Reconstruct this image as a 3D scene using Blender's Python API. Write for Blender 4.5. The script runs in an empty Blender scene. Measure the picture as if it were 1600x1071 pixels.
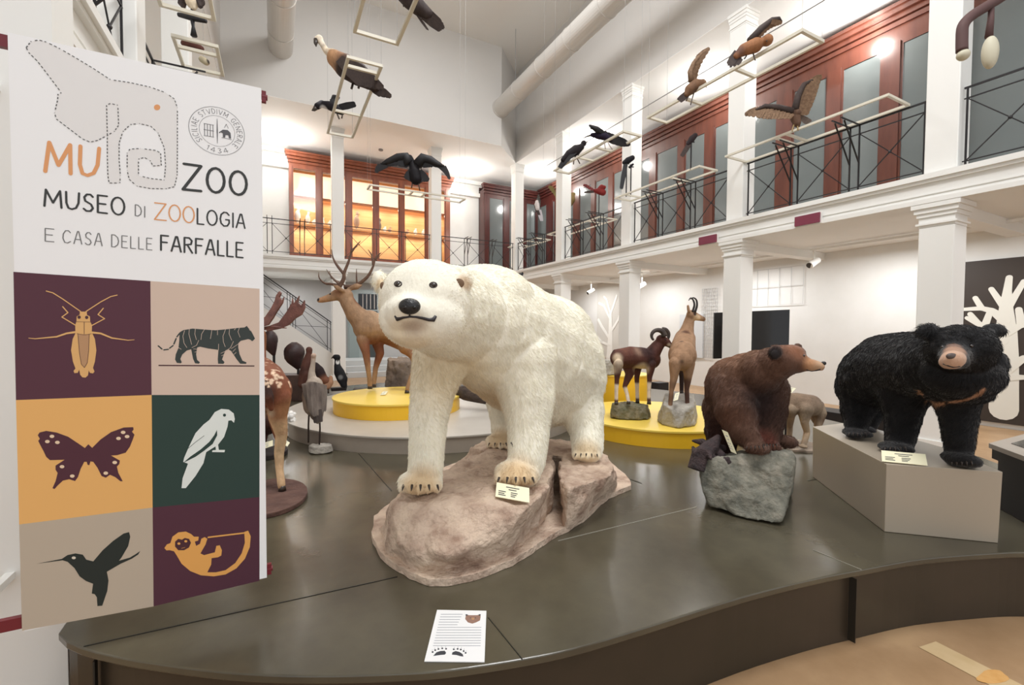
import bpy, bmesh, math, random
import numpy as np
from mathutils import Vector, Matrix, noise
from mathutils.bvhtree import BVHTree
from mathutils.geometry import tessellate_polygon

random.seed(7)
scene = bpy.context.scene
COL = scene.collection

# ------------------------------------------------------------------ camera
FPX = 704.0
PSI = math.radians(27.7); PITCH = math.radians(1.75); ROLL = math.radians(0.3)
EYE = Vector((0.0, 0.0, 1.55))
F0 = Vector((math.sin(PSI), math.cos(PSI), 0)); R0 = Vector((math.cos(PSI), -math.sin(PSI), 0)); ZZ = Vector((0, 0, 1))
CF = F0*math.cos(PITCH) - ZZ*math.sin(PITCH)
U0 = ZZ*math.cos(PITCH) + F0*math.sin(PITCH)
CR = R0*math.cos(ROLL) + U0*math.sin(ROLL)
CU = U0*math.cos(ROLL) - R0*math.sin(ROLL)
cam_data = bpy.data.cameras.new('camera'); cam = bpy.data.objects.new('camera', cam_data); COL.objects.link(cam)
M3 = Matrix((CR, CU, -CF)).transposed()
cam.matrix_world = Matrix.Translation(EYE) @ M3.to_4x4()
cam_data.sensor_width = 36.0; cam_data.lens = 36.0*FPX/1600.0
cam_data.clip_start = 0.05; cam_data.clip_end = 200
scene.camera = cam

# ------------------------------------------------------------------ world, exposure, room lamps and added fill light
world = bpy.data.worlds.new('world'); scene.world = world; world.use_nodes = True
world.node_tree.nodes['Background'].inputs[0].default_value = (0.97, 0.985, 1.0, 1)
world.node_tree.nodes['Background'].inputs[1].default_value = 1.05
scene.view_settings.view_transform = 'Standard'; scene.view_settings.look = 'None'
scene.view_settings.gamma = 1.0; scene.view_settings.use_curve_mapping = False
scene.view_settings.exposure = 0.0

def area_lamp(name, loc, size, power, color=(0.98, 0.99, 1.0), sizey=None, direction=(0, 0, -1), spread=180):
    l = bpy.data.lights.new(name, 'AREA'); l.energy = power; l.color = color
    l.shape = 'RECTANGLE'; l.size = size; l.size_y = sizey or size; l.spread = math.radians(spread)
    o = bpy.data.objects.new(name, l); COL.objects.link(o); o.location = loc
    o.rotation_euler = Vector(direction).to_track_quat('-Z', 'Y').to_euler()
    return o
def spot_lamp(name, loc, target, power, angle=110, color=(0.98, 0.99, 1.0), blend=0.9, radius=0.12):
    l = bpy.data.lights.new(name, 'SPOT'); l.energy = power; l.color = color
    l.spot_size = math.radians(angle); l.spot_blend = blend; l.shadow_soft_size = radius
    o = bpy.data.objects.new(name, l); COL.objects.link(o); o.location = loc
    o.rotation_euler = (Vector(target)-Vector(loc)).to_track_quat('-Z', 'Y').to_euler()
    return o
# added area lights, out of view high in the hall, to brighten it
area_lamp('hall_fill', (2.2, 1.0, 9.6), 2.6, 480, sizey=2.6, direction=(0.15, 0.35, -1))
area_lamp('hall_fill', (3.0, 8.2, 10.2), 2.4, 260, sizey=2.4)
# row of lamps below the lower gallery ceiling
for yy in (1.2, 3.9, 6.8, 9.7, 12.6):
    area_lamp('gallery_lamp', (9.2, yy, 3.05), 0.5, 46, sizey=1.4)
for xx in (0.3, 3.2, 6.1):
    area_lamp('gallery_lamp', (xx, 15.6, 3.05), 0.5, 34, sizey=1.4)
area_lamp('gallery_lamp', (-2.6, 4.0, 3.05), 0.5, 45, sizey=1.6)

# ------------------------------------------------------------------ pixel / world helpers
def RAY(px, py): return CF + CR*((px-800.0)/FPX) - CU*((py-535.5)/FPX)
def W(px, py, D): return EYE + RAY(px, py)*D
def PZ(px, py, z):
    r = RAY(px, py); return EYE + r*((z-EYE.z)/r.z)
def PX(px, py, x):
    r = RAY(px, py); return EYE + r*((x-EYE.x)/r.x)
def PY(px, py, y):
    r = RAY(px, py); return EYE + r*((y-EYE.y)/r.y)
def LD(lat, D, z): return Vector((0, 0, z)) + F0*D + R0*lat

# ------------------------------------------------------------------ materials
def lin(c):
    return tuple((x/12.92 if x <= 0.04045 else ((x+0.055)/1.055)**2.4) for x in (v/255.0 for v in c))
MC = {}
def mat(name, c1, rough=0.6, c2=None, scale=8.0, metal=0.0, bump=0.0, bscale=None, detail=6, stretch=None, spec=None, coat=0.0, c3=None):
    if name in MC: return MC[name]
    m = bpy.data.materials.new(name); m.use_nodes = True; nt = m.node_tree; b = nt.nodes['Principled BSDF']
    b.inputs['Roughness'].default_value = rough; b.inputs['Metallic'].default_value = metal
    if spec is not None: b.inputs['Specular IOR Level'].default_value = spec
    if coat: b.inputs['Coat Weight'].default_value = coat; b.inputs['Coat Roughness'].default_value = 0.15
    b.inputs['Base Color'].default_value = (*lin(c1), 1)
    if c2 or bump:
        tc = nt.nodes.new('ShaderNodeTexCoord'); mp = nt.nodes.new('ShaderNodeMapping')
        nt.links.new(tc.outputs['Object'], mp.inputs['Vector'])
        if stretch: mp.inputs['Scale'].default_value = stretch
    if c2:
        n = nt.nodes.new('ShaderNodeTexNoise'); n.inputs['Scale'].default_value = scale; n.inputs['Detail'].default_value = detail
        n.inputs['Roughness'].default_value = 0.6
        nt.links.new(mp.outputs[0], n.inputs['Vector'])
        r = nt.nodes.new('ShaderNodeValToRGB'); r.color_ramp.elements[0].position = 0.33; r.color_ramp.elements[1].position = 0.67
        r.color_ramp.elements[0].color = (*lin(c1), 1); r.color_ramp.elements[1].color = (*lin(c2), 1)
        if c3:
            e = r.color_ramp.elements.new(0.5); e.color = (*lin(c3), 1)
        nt.links.new(n.outputs['Fac'], r.inputs[0]); nt.links.new(r.outputs[0], b.inputs['Base Color'])
    if bump:
        n2 = nt.nodes.new('ShaderNodeTexNoise'); n2.inputs['Scale'].default_value = bscale or scale*4; n2.inputs['Detail'].default_value = 8
        nt.links.new(mp.outputs[0], n2.inputs['Vector'])
        bp = nt.nodes.new('ShaderNodeBump'); bp.inputs['Strength'].default_value = bump; bp.inputs['Distance'].default_value = 0.02
        nt.links.new(n2.outputs['Fac'], bp.inputs['Height']); nt.links.new(bp.outputs[0], b.inputs['Normal'])
    MC[name] = m; return m
def emis(name, c, s):
    if name in MC: return MC[name]
    m = bpy.data.materials.new(name); m.use_nodes = True; b = m.node_tree.nodes['Principled BSDF']
    b.inputs['Base Color'].default_value = (*lin(c), 1); b.inputs['Emission Color'].default_value = (*lin(c), 1); b.inputs['Emission Strength'].default_value = s
    MC[name] = m; return m
def pelt(name, rough=0.75, vary=0.18, scale=14.0, bump=0.35, bscale=60.0, stretch=(1, 1, 0.5), sheen=0.0):
    """fur / plumage: base colour from the painted coat pattern, broken up by noise"""
    if name in MC: return MC[name]
    m = bpy.data.materials.new(name); m.use_nodes = True; nt = m.node_tree; b = nt.nodes['Principled BSDF']
    b.inputs['Roughness'].default_value = rough; b.inputs['Specular IOR Level'].default_value = 0.25
    if sheen: b.inputs['Sheen Weight'].default_value = sheen
    a = nt.nodes.new('ShaderNodeAttribute'); a.attribute_name = 'coat'
    tc = nt.nodes.new('ShaderNodeTexCoord'); mp = nt.nodes.new('ShaderNodeMapping'); mp.inputs['Scale'].default_value = stretch
    nt.links.new(tc.outputs['Object'], mp.inputs['Vector'])
    n = nt.nodes.new('ShaderNodeTexNoise'); n.inputs['Scale'].default_value = scale; n.inputs['Detail'].default_value = 8; n.inputs['Roughness'].default_value = 0.65
    nt.links.new(mp.outputs[0], n.inputs['Vector'])
    mr = nt.nodes.new('ShaderNodeMapRange'); mr.inputs['From Min'].default_value = 0.25; mr.inputs['From Max'].default_value = 0.75
    mr.inputs['To Min'].default_value = 1.0-vary; mr.inputs['To Max'].default_value = 1.0+vary
    nt.links.new(n.outputs['Fac'], mr.inputs['Value'])
    mx = nt.nodes.new('ShaderNodeVectorMath'); mx.operation = 'SCALE'
    nt.links.new(a.outputs['Color'], mx.inputs[0]); nt.links.new(mr.outputs[0], mx.inputs['Scale']); nt.links.new(mx.outputs[0], b.inputs['Base Color'])
    if bump:
        n2 = nt.nodes.new('ShaderNodeTexNoise'); n2.inputs['Scale'].default_value = bscale; n2.inputs['Detail'].default_value = 6
        nt.links.new(mp.outputs[0], n2.inputs['Vector'])
        bp = nt.nodes.new('ShaderNodeBump'); bp.inputs['Strength'].default_value = bump; bp.inputs['Distance'].default_value = 0.01
        nt.links.new(n2.outputs['Fac'], bp.inputs['Height']); nt.links.new(bp.outputs[0], b.inputs['Normal'])
    MC[name] = m; return m

WHITE = mat('white_paint', (236, 235, 231), 0.55)
WALLW = mat('wall_paint', (232, 231, 228), 0.7, (226, 225, 221), 1.5)
CEILP = mat('ceiling_paint', (212, 209, 205), 0.85)
IRON = mat('black_iron', (38, 36, 38), 0.45, metal=0.3)
MAHOG = mat('mahogany', (102, 56, 42), 0.32, (80, 41, 31), 5, stretch=(1, 1, 0.15), coat=0.3)
MAHOGD = mat('shaded_mahogany', (84, 36, 30), 0.35, (62, 25, 22), 5, stretch=(1, 1, 0.15), coat=0.2)  # darker mahogany copy: the far corner's shade is put into the colour
PANE = mat('grey_reflection_glass', (104, 110, 110), 0.12, spec=0.8)  # opaque panes: the grey-blue reflection is put into the colour
OLIVE = mat('platform_laminate', (70, 65, 53), 0.22, (90, 84, 68), 1.6, bump=0.02, bscale=40, spec=0.6)
OLIVES = mat('platform_side', (62, 52, 42), 0.35, (48, 42, 32), 1.2, spec=0.4)  # darker copy of the laminate, with the side's shade in its colour
TAUPE = mat('taupe_lacquer', (172, 160, 143), 0.42)
TAUPES = mat('grey_lacquer', (170, 160, 148), 0.4, (162, 152, 140), 3)
YELL = mat('yellow_lacquer', (242, 190, 40), 0.35)
YELLT = mat('yellow_lacquer_top', (243, 210, 92), 0.38)
FRAMEW = mat('cream_metal', (214, 208, 192), 0.4)
PAPER = mat('paper', (240, 240, 240), 0.7)
CARD = mat('cream_card', (244, 238, 205), 0.6)
INK = mat('grey_ink', (60, 62, 68), 0.7)
INKL = mat('light_ink', (168, 170, 176), 0.7)
BLACK = mat('black_gloss', (14, 14, 16), 0.12)
DKRED = mat('dark_red_lacquer', (112, 30, 40), 0.4)
HORN = mat('antler', (112, 84, 66), 0.6, (84, 60, 50), 20, bump=0.3)
HORNB = mat('dark_horn', (70, 58, 50), 0.55, (50, 40, 36), 20, bump=0.3)
CLAW = mat('claw', (52, 42, 36), 0.35)
EYEM = mat('eye_glass', (32, 16, 10), 0.06, coat=1.0)
NOSE = mat('nose_leather', (28, 28, 30), 0.32, bump=0.3, bscale=120)
LIPM = mat('lip', (38, 32, 36), 0.35)
TAN = mat('leg_skin', (120, 108, 92), 0.6)
WIRE = mat('wire', (150, 150, 150), 0.4)

# ------------------------------------------------------------------ mesh builder
class MB:
    def __init__(s): s.v = []; s.f = []
    def add(s, vs, fs):
        o = len(s.v); s.v += [tuple(v) for v in vs]; s.f += [tuple(i+o for i in f) for f in fs]; return s
    def box(s, a, b):
        x0, x1 = sorted((a[0], b[0])); y0, y1 = sorted((a[1], b[1])); z0, z1 = sorted((a[2], b[2]))
        return s.add([(x0,y0,z0),(x1,y0,z0),(x1,y1,z0),(x0,y1,z0),(x0,y0,z1),(x1,y0,z1),(x1,y1,z1),(x0,y1,z1)],
              [(0,3,2,1),(4,5,6,7),(0,1,5,4),(1,2,6,5),(2,3,7,6),(3,0,4,7)])
    def bar(s, p, q, w, h=None, up=(0, 0, 1)):
        p = Vector(p); q = Vector(q); d = (q-p).normalized(); u = Vector(up)
        if abs(d.dot(u)) > 0.98: u = Vector((0, 1, 0))
        sd = d.cross(u).normalized(); u = sd.cross(d).normalized(); h = h or w
        vs = []
        for c in (p, q):
            for a, b in ((-1,-1),(1,-1),(1,1),(-1,1)): vs.append(c + sd*a*w/2 + u*b*h/2)
        return s.add(vs, [(0,3,2,1),(4,5,6,7),(0,1,5,4),(1,2,6,5),(2,3,7,6),(3,0,4,7)])
    def tube(s, pts, rs, n=8, caps=True):
        pts = [Vector(p) for p in pts]
        if not hasattr(rs, '__len__'): rs = [rs]*len(pts)
        ref = None; vs = []; fs = []
        for i, p in enumerate(pts):
            d = (pts[min(i+1, len(pts)-1)] - pts[max(i-1, 0)]).normalized()
            if ref is None:
                ref = Vector((0, 0, 1)) if abs(d.z) < 0.9 else Vector((1, 0, 0))
            a = (ref - d*ref.dot(d)).normalized(); b = d.cross(a); ref = a
            for k in range(n):
                t = 2*math.pi*k/n; vs.append(p + (a*math.cos(t) + b*math.sin(t))*rs[i])
        for i in range(len(pts)-1):
            for k in range(n):
                k2 = (k+1) % n; fs.append((i*n+k, i*n+k2, (i+1)*n+k2, (i+1)*n+k))
        if caps:
            fs.append(tuple(reversed(range(n)))); fs.append(tuple(range((len(pts)-1)*n, len(pts)*n)))
        return s.add(vs, fs)
    def ball(s, c, r, nu=12, nv=8, M=None):
        c = Vector(c); r = (r, r, r) if not hasattr(r, '__len__') else r
        vs = []; fs = []
        for j in range(1, nv):
            ph = math.pi*j/nv
            for i in range(nu):
                t = 2*math.pi*i/nu
                v = Vector((r[0]*math.sin(ph)*math.cos(t), r[1]*math.sin(ph)*math.sin(t), r[2]*math.cos(ph)))
                if M is not None: v = M @ v
                vs.append(c+v)
        top = Vector((0, 0, r[2])); 
        if M is not None: top = M @ top
        vs += [c+top, c-top]; T = len(vs)-2; B = T+1
        for j in range(nv-2):
            for i in range(nu):
                i2 = (i+1) % nu; fs.append((j*nu+i, (j+1)*nu+i, (j+1)*nu+i2, j*nu+i2))
        for i in range(nu):
            i2 = (i+1) % nu; fs.append((T, i, i2)); fs.append((B, (nv-2)*nu+i2, (nv-2)*nu+i))
        return s.add(vs, fs)
    def prism(s, poly, off):
        """closed prism: polygon of 3D points swept by vector off"""
        poly = [Vector(p) for p in poly]; off = Vector(off); n = len(poly)
        tris = tessellate_polygon([poly]) if n != 4 else [(0, 1, 2), (0, 2, 3)]
        vs = poly + [p+off for p in poly]
        nrm = Vector((0, 0, 0))
        for i in range(n): nrm += poly[i].cross(poly[(i+1) % n])
        fl = nrm.dot(off) > 0
        fs = []
        for t in tris:
            a, b, c = t
            tn = (poly[b]-poly[a]).cross(poly[c]-poly[a])
            if (tn.dot(off) > 0): a, b, c = c, b, a
            fs.append((a, b, c)); fs.append((c+n, b+n, a+n))
        for i in range(n):
            j = (i+1) % n
            fs.append((j, i, i+n, j+n) if not fl else (i, j, j+n, i+n))
        return s.add(vs, fs)
    def disc(s, c, r, h, n=32, axis='z', ry=None):
        c = Vector(c); ry = ry or r
        poly = []
        for k in range(n):
            t = 2*math.pi*k/n
            if axis == 'z': poly.append(c+Vector((r*math.cos(t), ry*math.sin(t), 0)))
            elif axis == 'y': poly.append(c+Vector((r*math.cos(t), 0, ry*math.sin(t))))
            else: poly.append(c+Vector((0, r*math.cos(t), ry*math.sin(t))))
        off = {'z': (0, 0, h), 'y': (0, h, 0), 'x': (h, 0, 0)}[axis]
        return s.prism(poly, off)
    def build(s, name, m, parent=None, smooth=False, bevel=0.0):
        me = bpy.data.meshes.new(name); me.from_pydata(s.v, [], s.f); me.update()
        o = bpy.data.objects.new(name, me); COL.objects.link(o); me.materials.append(m)
        if smooth: me.polygons.foreach_set('use_smooth', [True]*len(me.polygons))
        if bevel:
            md = o.modifiers.new('bevel', 'BEVEL'); md.width = bevel; md.segments = 2; md.limit_method = 'ANGLE'
        if parent is not None:
            o.parent = parent; o.matrix_parent_inverse = Matrix.Translation(-parent.location)
        return o

def thing(name, label, cat, loc=(0, 0, 0), group=None):
    o = bpy.data.objects.new(name, None); COL.objects.link(o); o.location = loc; o.empty_display_size = 0.1
    o['label'] = label; o['category'] = cat
    if group: o['group'] = group
    return o
def tag(o, label, cat, group=None, kind=None):
    o['label'] = label; o['category'] = cat
    if group: o['group'] = group
    if kind: o['kind'] = kind
    return o
def struct(o): o['kind'] = 'structure'; return o

# ------------------------------------------------------------------ organic bodies
def bake(o, mods):
    """apply modifiers by evaluating them"""
    for kind, kw in mods:
        md = o.modifiers.new(kind, kind)
        for k, v in kw.items(): setattr(md, k, v)
    dg = bpy.context.evaluated_depsgraph_get(); dg.update()
    me = bpy.data.meshes.new_from_object(o.evaluated_get(dg), depsgraph=dg)
    old = o.data; o.modifiers.clear(); o.data = me; bpy.data.meshes.remove(old)
    return o
def P4(p):  # (px, py, D, r_px) -> world point, radius in metres
    return W(p[0], p[1], p[2]), p[3]*p[2]/FPX
VM = Matrix((R0, F0, ZZ)).transposed()       # columns: lateral, depth, up
def body(name, m, parent, chains=(), ells=(), vox=0.01, smooth=6, coat=(200, 200, 200), spots=(), grain=0.0, gscale=9.0, disp=0.0, dscale=6.0):
    b = MB()
    for ch in chains:
        q = [P4(p) for p in ch]
        for (c, r) in q: b.ball(c, r, 14, 10)
        for (c0, r0), (c1, r1) in zip(q, q[1:]):
            L = (c1-c0).length
            if L > 1e-4:
                b.tube([c0, c1], [r0, r1], 14)
    for e in ells:   # (px,py,D, rx_px, depth_m, rz_px[, roll deg])
        k = e[2]/FPX; M = VM
        if len(e) > 6:
            a = math.radians(e[6]); M = VM @ Matrix.Rotation(a, 3, 'Y')
        b.ball(W(e[0], e[1], e[2]), (e[3]*k, e[4], e[5]*k), 20, 14, M)
    o = b.build(name, m, parent)
    bake(o, [('REMESH', dict(mode='VOXEL', voxel_size=vox)), ('SMOOTH', dict(factor=0.5, iterations=smooth))])
    me = o.data
    if not me.materials: me.materials.append(m)
    me.polygons.foreach_set('use_smooth', [True]*len(me.polygons))
    n = len(me.vertices); co = np.empty(n*3); me.vertices.foreach_get('co', co); co = co.reshape(n, 3)
    if disp:
        nr = np.empty(n*3); me.vertices.foreach_get('normal', nr); nr = nr.reshape(n, 3)
        dv = np.array([noise.fractal(Vector(c)*dscale, 1.0, 2.0, 4) for c in co])
        co = co + nr*(dv*disp)[:, None]; me.vertices.foreach_set('co', co.ravel()); me.update()
    paint(o, coat, spots, grain, gscale)
    return o
def paint(o, coat, spots=(), grain=0.0, gscale=9.0):
    """coat pattern: spots = (point, radius_m, colour[, softness])"""
    me = o.data; n = len(me.vertices); co = np.empty(n*3); me.vertices.foreach_get('co', co); co = co.reshape(n, 3)
    c = np.tile(np.array(lin(coat)), (n, 1))
    for s in spots:
        p = np.array(s[0]); r = s[1]; k = np.array(lin(s[2])); soft = s[3] if len(s) > 3 else 0.35
        d = np.linalg.norm(co-p, axis=1)/r
        w = np.clip((1+soft-d)/(2*soft+1e-6), 0, 1); w = w*w*(3-2*w)
        c = c*(1-w[:, None]) + k*w[:, None]
    if grain:
        g = np.array([noise.noise(Vector(q)*gscale) for q in co]); c = c*(1+grain*g)[:, None]
    a = me.attributes.get('coat') or me.attributes.new('coat', 'FLOAT_COLOR', 'POINT')
    a.data.foreach_set('color', np.hstack([np.clip(c, 0, 1), np.ones((n, 1))]).ravel().astype(np.float32))
def S(px, py, D, rpx, col, soft=0.35): return (W(px, py, D), rpx*D/FPX, col, soft)
def bvh(o):
    me = o.data; return BVHTree.FromPolygons([v.co for v in me.vertices], [tuple(p.vertices) for p in me.polygons])
def HIT(tree, px, py, off=0.0):
    r = RAY(px, py).normalized(); h = tree.ray_cast(EYE, r)
    return (h[0] - r*off, h[1]) if h[0] is not None else (None, None)
def fur(name, src, m, parent, count, length, flow, lift=0.35, rad=0.0007, jitter=0.25, seed=1, skip=None, lenf=None):
    """combed short fur strands rooted on a body mesh"""
    rng = np.random.default_rng(seed); me = src.data; me.calc_loop_triangles()
    nv = len(me.vertices); co = np.empty(nv*3); me.vertices.foreach_get('co', co); co = co.reshape(nv, 3)
    nr = np.empty(nv*3); me.vertices.foreach_get('normal', nr); nr = nr.reshape(nv, 3)
    ca = np.empty(nv*4, dtype=np.float32); me.attributes['coat'].data.foreach_get('color', ca); ca = ca.reshape(nv, 4)
    nt = len(me.loop_triangles); tr = np.empty(nt*3, dtype=np.int32); me.loop_triangles.foreach_get('vertices', tr); tr = tr.reshape(nt, 3)
    a, b, c = co[tr[:, 0]], co[tr[:, 1]], co[tr[:, 2]]
    ar = 0.5*np.linalg.norm(np.cross(b-a, c-a), axis=1); pick = rng.choice(nt, count, p=ar/ar.sum())
    u = rng.random((count, 1)); v = rng.random((count, 1)); fl = (u+v) > 1; u = np.where(fl, 1-u, u); v = np.where(fl, 1-v, v)
    T = tr[pick]; w0 = 1-u-v
    P = co[T[:, 0]]*w0 + co[T[:, 1]]*u + co[T[:, 2]]*v; N = nr[T[:, 0]]*w0 + nr[T[:, 1]]*u + nr[T[:, 2]]*v
    N /= np.linalg.norm(N, axis=1)[:, None]+1e-9; C = ca[T[:, 0]]*w0 + ca[T[:, 1]]*u + ca[T[:, 2]]*v
    if skip is not None:
        keep = ~skip(P); P, N, C = P[keep], N[keep], C[keep]
    k = len(P); Fl = flow(P) + rng.normal(0, jitter, (k, 3)); Fl = Fl - N*(Fl*N).sum(1)[:, None]; Fl /= np.linalg.norm(Fl, axis=1)[:, None]+1e-9
    L = length*(0.6+0.8*rng.random((k, 1)))
    if lenf is not None: L = L*lenf(P)[:, None]
    pts = np.empty((k, 4, 3))
    for i, t in enumerate((0, 0.33, 0.66, 1.0)):
        pts[:, i] = P - N*0.002 + N*L*(lift*t*(1.15-0.5*t)) + Fl*L*t*(1-lift*0.5) - np.array([0, 0, 1.0])*L*0.12*t*t
    hc = bpy.data.hair_curves.new(name); hc.add_curves([4]*k)
    hc.attributes['position'].data.foreach_set('vector', pts.ravel().astype(np.float32))
    ra = hc.attributes.get('radius') or hc.attributes.new('radius', 'FLOAT', 'POINT')
    ra.data.foreach_set('value', np.tile(np.array([rad, rad, rad*0.7, rad*0.15], dtype=np.float32), k))
    at = hc.attributes.new('coat', 'FLOAT_COLOR', 'CURVE')
    C = np.clip(C*(1+rng.normal(0, 0.07, (k, 1))), 0, 1); C[:, 3] = 1
    at.data.foreach_set('color', C.ravel().astype(np.float32))
    hc.materials.append(m)
    o = bpy.data.objects.new(name, hc); COL.objects.link(o)
    if parent is not None:
        o.parent = parent; o.matrix_parent_inverse = Matrix.Translation(-parent.location)
    return o
def hull_rock(name, m, parent, groups, vox=0.02, smooth=2, amp=0.02, ns=7.0, keepz=None):
    b = MB()
    for pts in groups:
        bm = bmesh.new()
        for p in pts: bm.verts.new(p)
        bmesh.ops.convex_hull(bm, input=bm.verts)
        bmesh.ops.delete(bm, geom=[v for v in bm.verts if not v.link_faces], context='VERTS')
        bmesh.ops.recalc_face_normals(bm, faces=bm.faces)
        bm.verts.index_update()
        b.add([v.co.copy() for v in bm.verts], [[v.index for v in f.verts] for f in bm.faces]); bm.free()
    o = b.build(name, m, parent)
    bake(o, [('REMESH', dict(mode='VOXEL', voxel_size=vox)), ('SMOOTH', dict(factor=0.5, iterations=smooth))])
    me = o.data
    if not me.materials: me.materials.append(m)
    n = len(me.vertices); co = np.empty(n*3); me.vertices.foreach_get('co', co); co = co.reshape(n, 3)
    nr = np.empty(n*3); me.vertices.foreach_get('normal', nr); nr = nr.reshape(n, 3)
    dv = np.array([noise.fractal(Vector(c)*ns, 0.9, 2.1, 5) + 0.6*(noise.cell(Vector(c)*ns*0.8)-0.5)*0 for c in co])
    rg = np.array([abs(noise.noise(Vector(c)*ns*0.45+Vector((9, 3, 1)))) for c in co])
    co = co + nr*((dv*amp) - (0.25-rg).clip(0)*amp*3)[:, None]
    if keepz is not None: co[:, 2] = np.maximum(co[:, 2], keepz)
    me.vertices.foreach_set('co', co.ravel()); me.update()
    me.polygons.foreach_set('use_smooth', [True]*len(me.polygons))
    return o
# ================================================================== THE ROOM
HX, LX, BY = 7.5, -1.1, 14.08            # hall faces: right, left, back
SLZ0, SLZ1, CEZ, HCZ = 3.19, 3.55, 7.35, 10.4
def sbox(name, a, b, m): return struct(MB().box(a, b).build(name, m))
# floor of worn wooden boards
FLOORM = mat('worn_floor', (158, 126, 92), 0.42, (176, 144, 108), 3.0, bump=0.05, bscale=30, c3=(166, 134, 100))
sbox('floor', (-6, -6, -0.1), (12, 18, 0), FLOORM)
sbox('ceiling', (-1.4, -1.0, HCZ), (7.9, 14.5, HCZ+0.1), mat('hall_ceiling', (240, 238, 234), 0.85))
GCEIL = mat('gallery_ceiling_paint', (242, 241, 239), 0.8)
# gallery decks
b = MB().box((HX-0.05, -3, SLZ0), (10.4, 17.1, SLZ1)); struct(b.build('floor_gallery_right', WHITE))
b = MB().box((LX, BY-0.05, SLZ0), (HX-0.05, 17.1, SLZ1)); struct(b.build('floor_gallery_back', WHITE))
b = MB().box((-4, 2.9, SLZ0), (LX+0.05, 17.1, SLZ1)); struct(b.build('floor_gallery_left', WHITE))
# fascia mouldings along the gallery edges
for nm, (x0, y0, x1, y1) in {'trim_1': (HX-0.05, -3, HX-0.05, BY-0.05), 'trim_3': (LX+0.05, 2.9, LX+0.05, BY-0.05)}.items():
    sg = -1 if nm == 'trim_1' else 1
    m = MB()
    for z0, z1, d in ((3.49, 3.56, 0.07), (3.45, 3.49, 0.04), (3.19, 3.25, 0.03), (3.30, 3.315, 0.012)):
        m.box((x0, y0, z0), (x0+sg*d, y1, z1))
    struct(m.build(nm, WHITE))
m = MB()
for z0, z1, d in ((3.49, 3.56, 0.07), (3.45, 3.49, 0.04), (3.19, 3.25, 0.03), (3.30, 3.315, 0.012)):
    m.box((LX+0.05, BY-0.05, z0), (HX-0.05, BY-0.05-d, z1))
struct(m.build('trim_2', WHITE))
# outer walls
sbox('wall_right', (10.3, -3, 0), (10.5, 17.2, SLZ0), WALLW)
sbox('wall_right_upper', (10.3, -3, SLZ1), (10.5, 17.2, CEZ), WALLW)
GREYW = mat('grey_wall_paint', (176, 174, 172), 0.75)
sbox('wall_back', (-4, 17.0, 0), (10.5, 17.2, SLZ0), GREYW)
sbox('wall_back_upper', (-4, 16.62, SLZ1), (10.3, 16.8, CEZ), WALLW)
sbox('wall_left', (-4.2, -1, 0), (-4.0, 17.2, CEZ), WALLW)
# white partition behind the hanging banner
sbox('wall_front_left', (-2.3, 2.55, 0), (-0.80, 2.78, SLZ0+0.36), WHITE)
# upper hall walls above the colonnade with a cut corner, and the gallery ceilings
plan = [(LX-0.3, 12.97), (6.39, 12.97), (HX, BY), (HX, -1.0)]
m = MB()
for (x0, y0), (x1, y1) in zip(plan, plan[1:]):
    d = Vector((x1-x0, y1-y0, 0)).normalized(); n = Vector((-d.y, d.x, 0))*0.25
    m.prism([(x0, y0, CEZ-0.0), (x1, y1, CEZ), (x1, y1, HCZ), (x0, y0, HCZ)], n)
struct(m.build('wall_upper_hall', CEILP))
m = MB().box((LX-0.25, -1, CEZ), (LX, 12.97, HCZ)); struct(m.build('wall_upper_left', CEILP))
m = MB().prism([(HX, -3, CEZ-0.012), (10.4, -3, CEZ-0.012), (10.4, 17, CEZ-0.012), (-4, 17, CEZ-0.012), (-4, 12.97, CEZ-0.012), (6.39, 12.97, CEZ-0.012), (HX, BY, CEZ-0.012)], (0, 0, 0.01))
struct(m.build('ceiling_gallery', GCEIL))
m = MB().box((-4, -1, CEZ-0.012), (LX-0.01, 12.96, CEZ-0.002)); struct(m.build('ceiling_gallery_left', GCEIL))
# skirting cornice between gallery ceiling and upper back wall
struct(MB().box((-4, 16.5, 7.2), (9.6, 16.62, 7.35)).box((-4, 16.45, 6.72), (9.6, 16.62, 6.86)).build('trim_4', WHITE))
# cross beams below the gallery deck
m = MB()
for k in range(5): m.box((HX+0.1, 2.5+2.91*k, 3.04), (10.3, 2.72+2.91*k, 3.19))
for x in (1.54, 4.52): m.box((x, BY, 3.04), (x+0.22, 17, 3.19))
struct(m.build('trim_5', WHITE))

# ---------------------------------------------------------------- columns
def column(label, x, y, z0, z1, w, group, sgn=1):
    t = thing('column', label, 'column', (x+w/2, y+w/2, z0), group)
    MB().box((x, y, z0+0.001), (x+w, y+w, z1-0.3)).build('shaft', WHITE, t, bevel=0.012)
    c = MB()
    k_ = 1.0 if z0 < 1 else 0.45
    for a, h0, h1 in ((0.0, 0.3, 0.17), (0.025*k_, 0.27, 0.245), (0.02*k_, 0.17, 0.12), (0.04*k_, 0.12, 0.06), (0.065*k_, 0.06, 0.002)):
        c.box((x-a, y-a, z1-h0), (x+w+a, y+w+a, z1-h1))
    c.build('capital', WHITE, t)
    if z0 < 1: MB().box((x-0.03, y-0.03, 0.002), (x+w+0.03, y+w+0.03, 0.14)).build('base', WHITE, t)
rn = ['nearest the camera on the right, by the black bear', 'second from the right edge, by the brown bear', 'third from the right, left of the goat-antelope',
      'fourth from the right, just right of the polar bear\'s back', 'at the far right corner of the hall']
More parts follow.
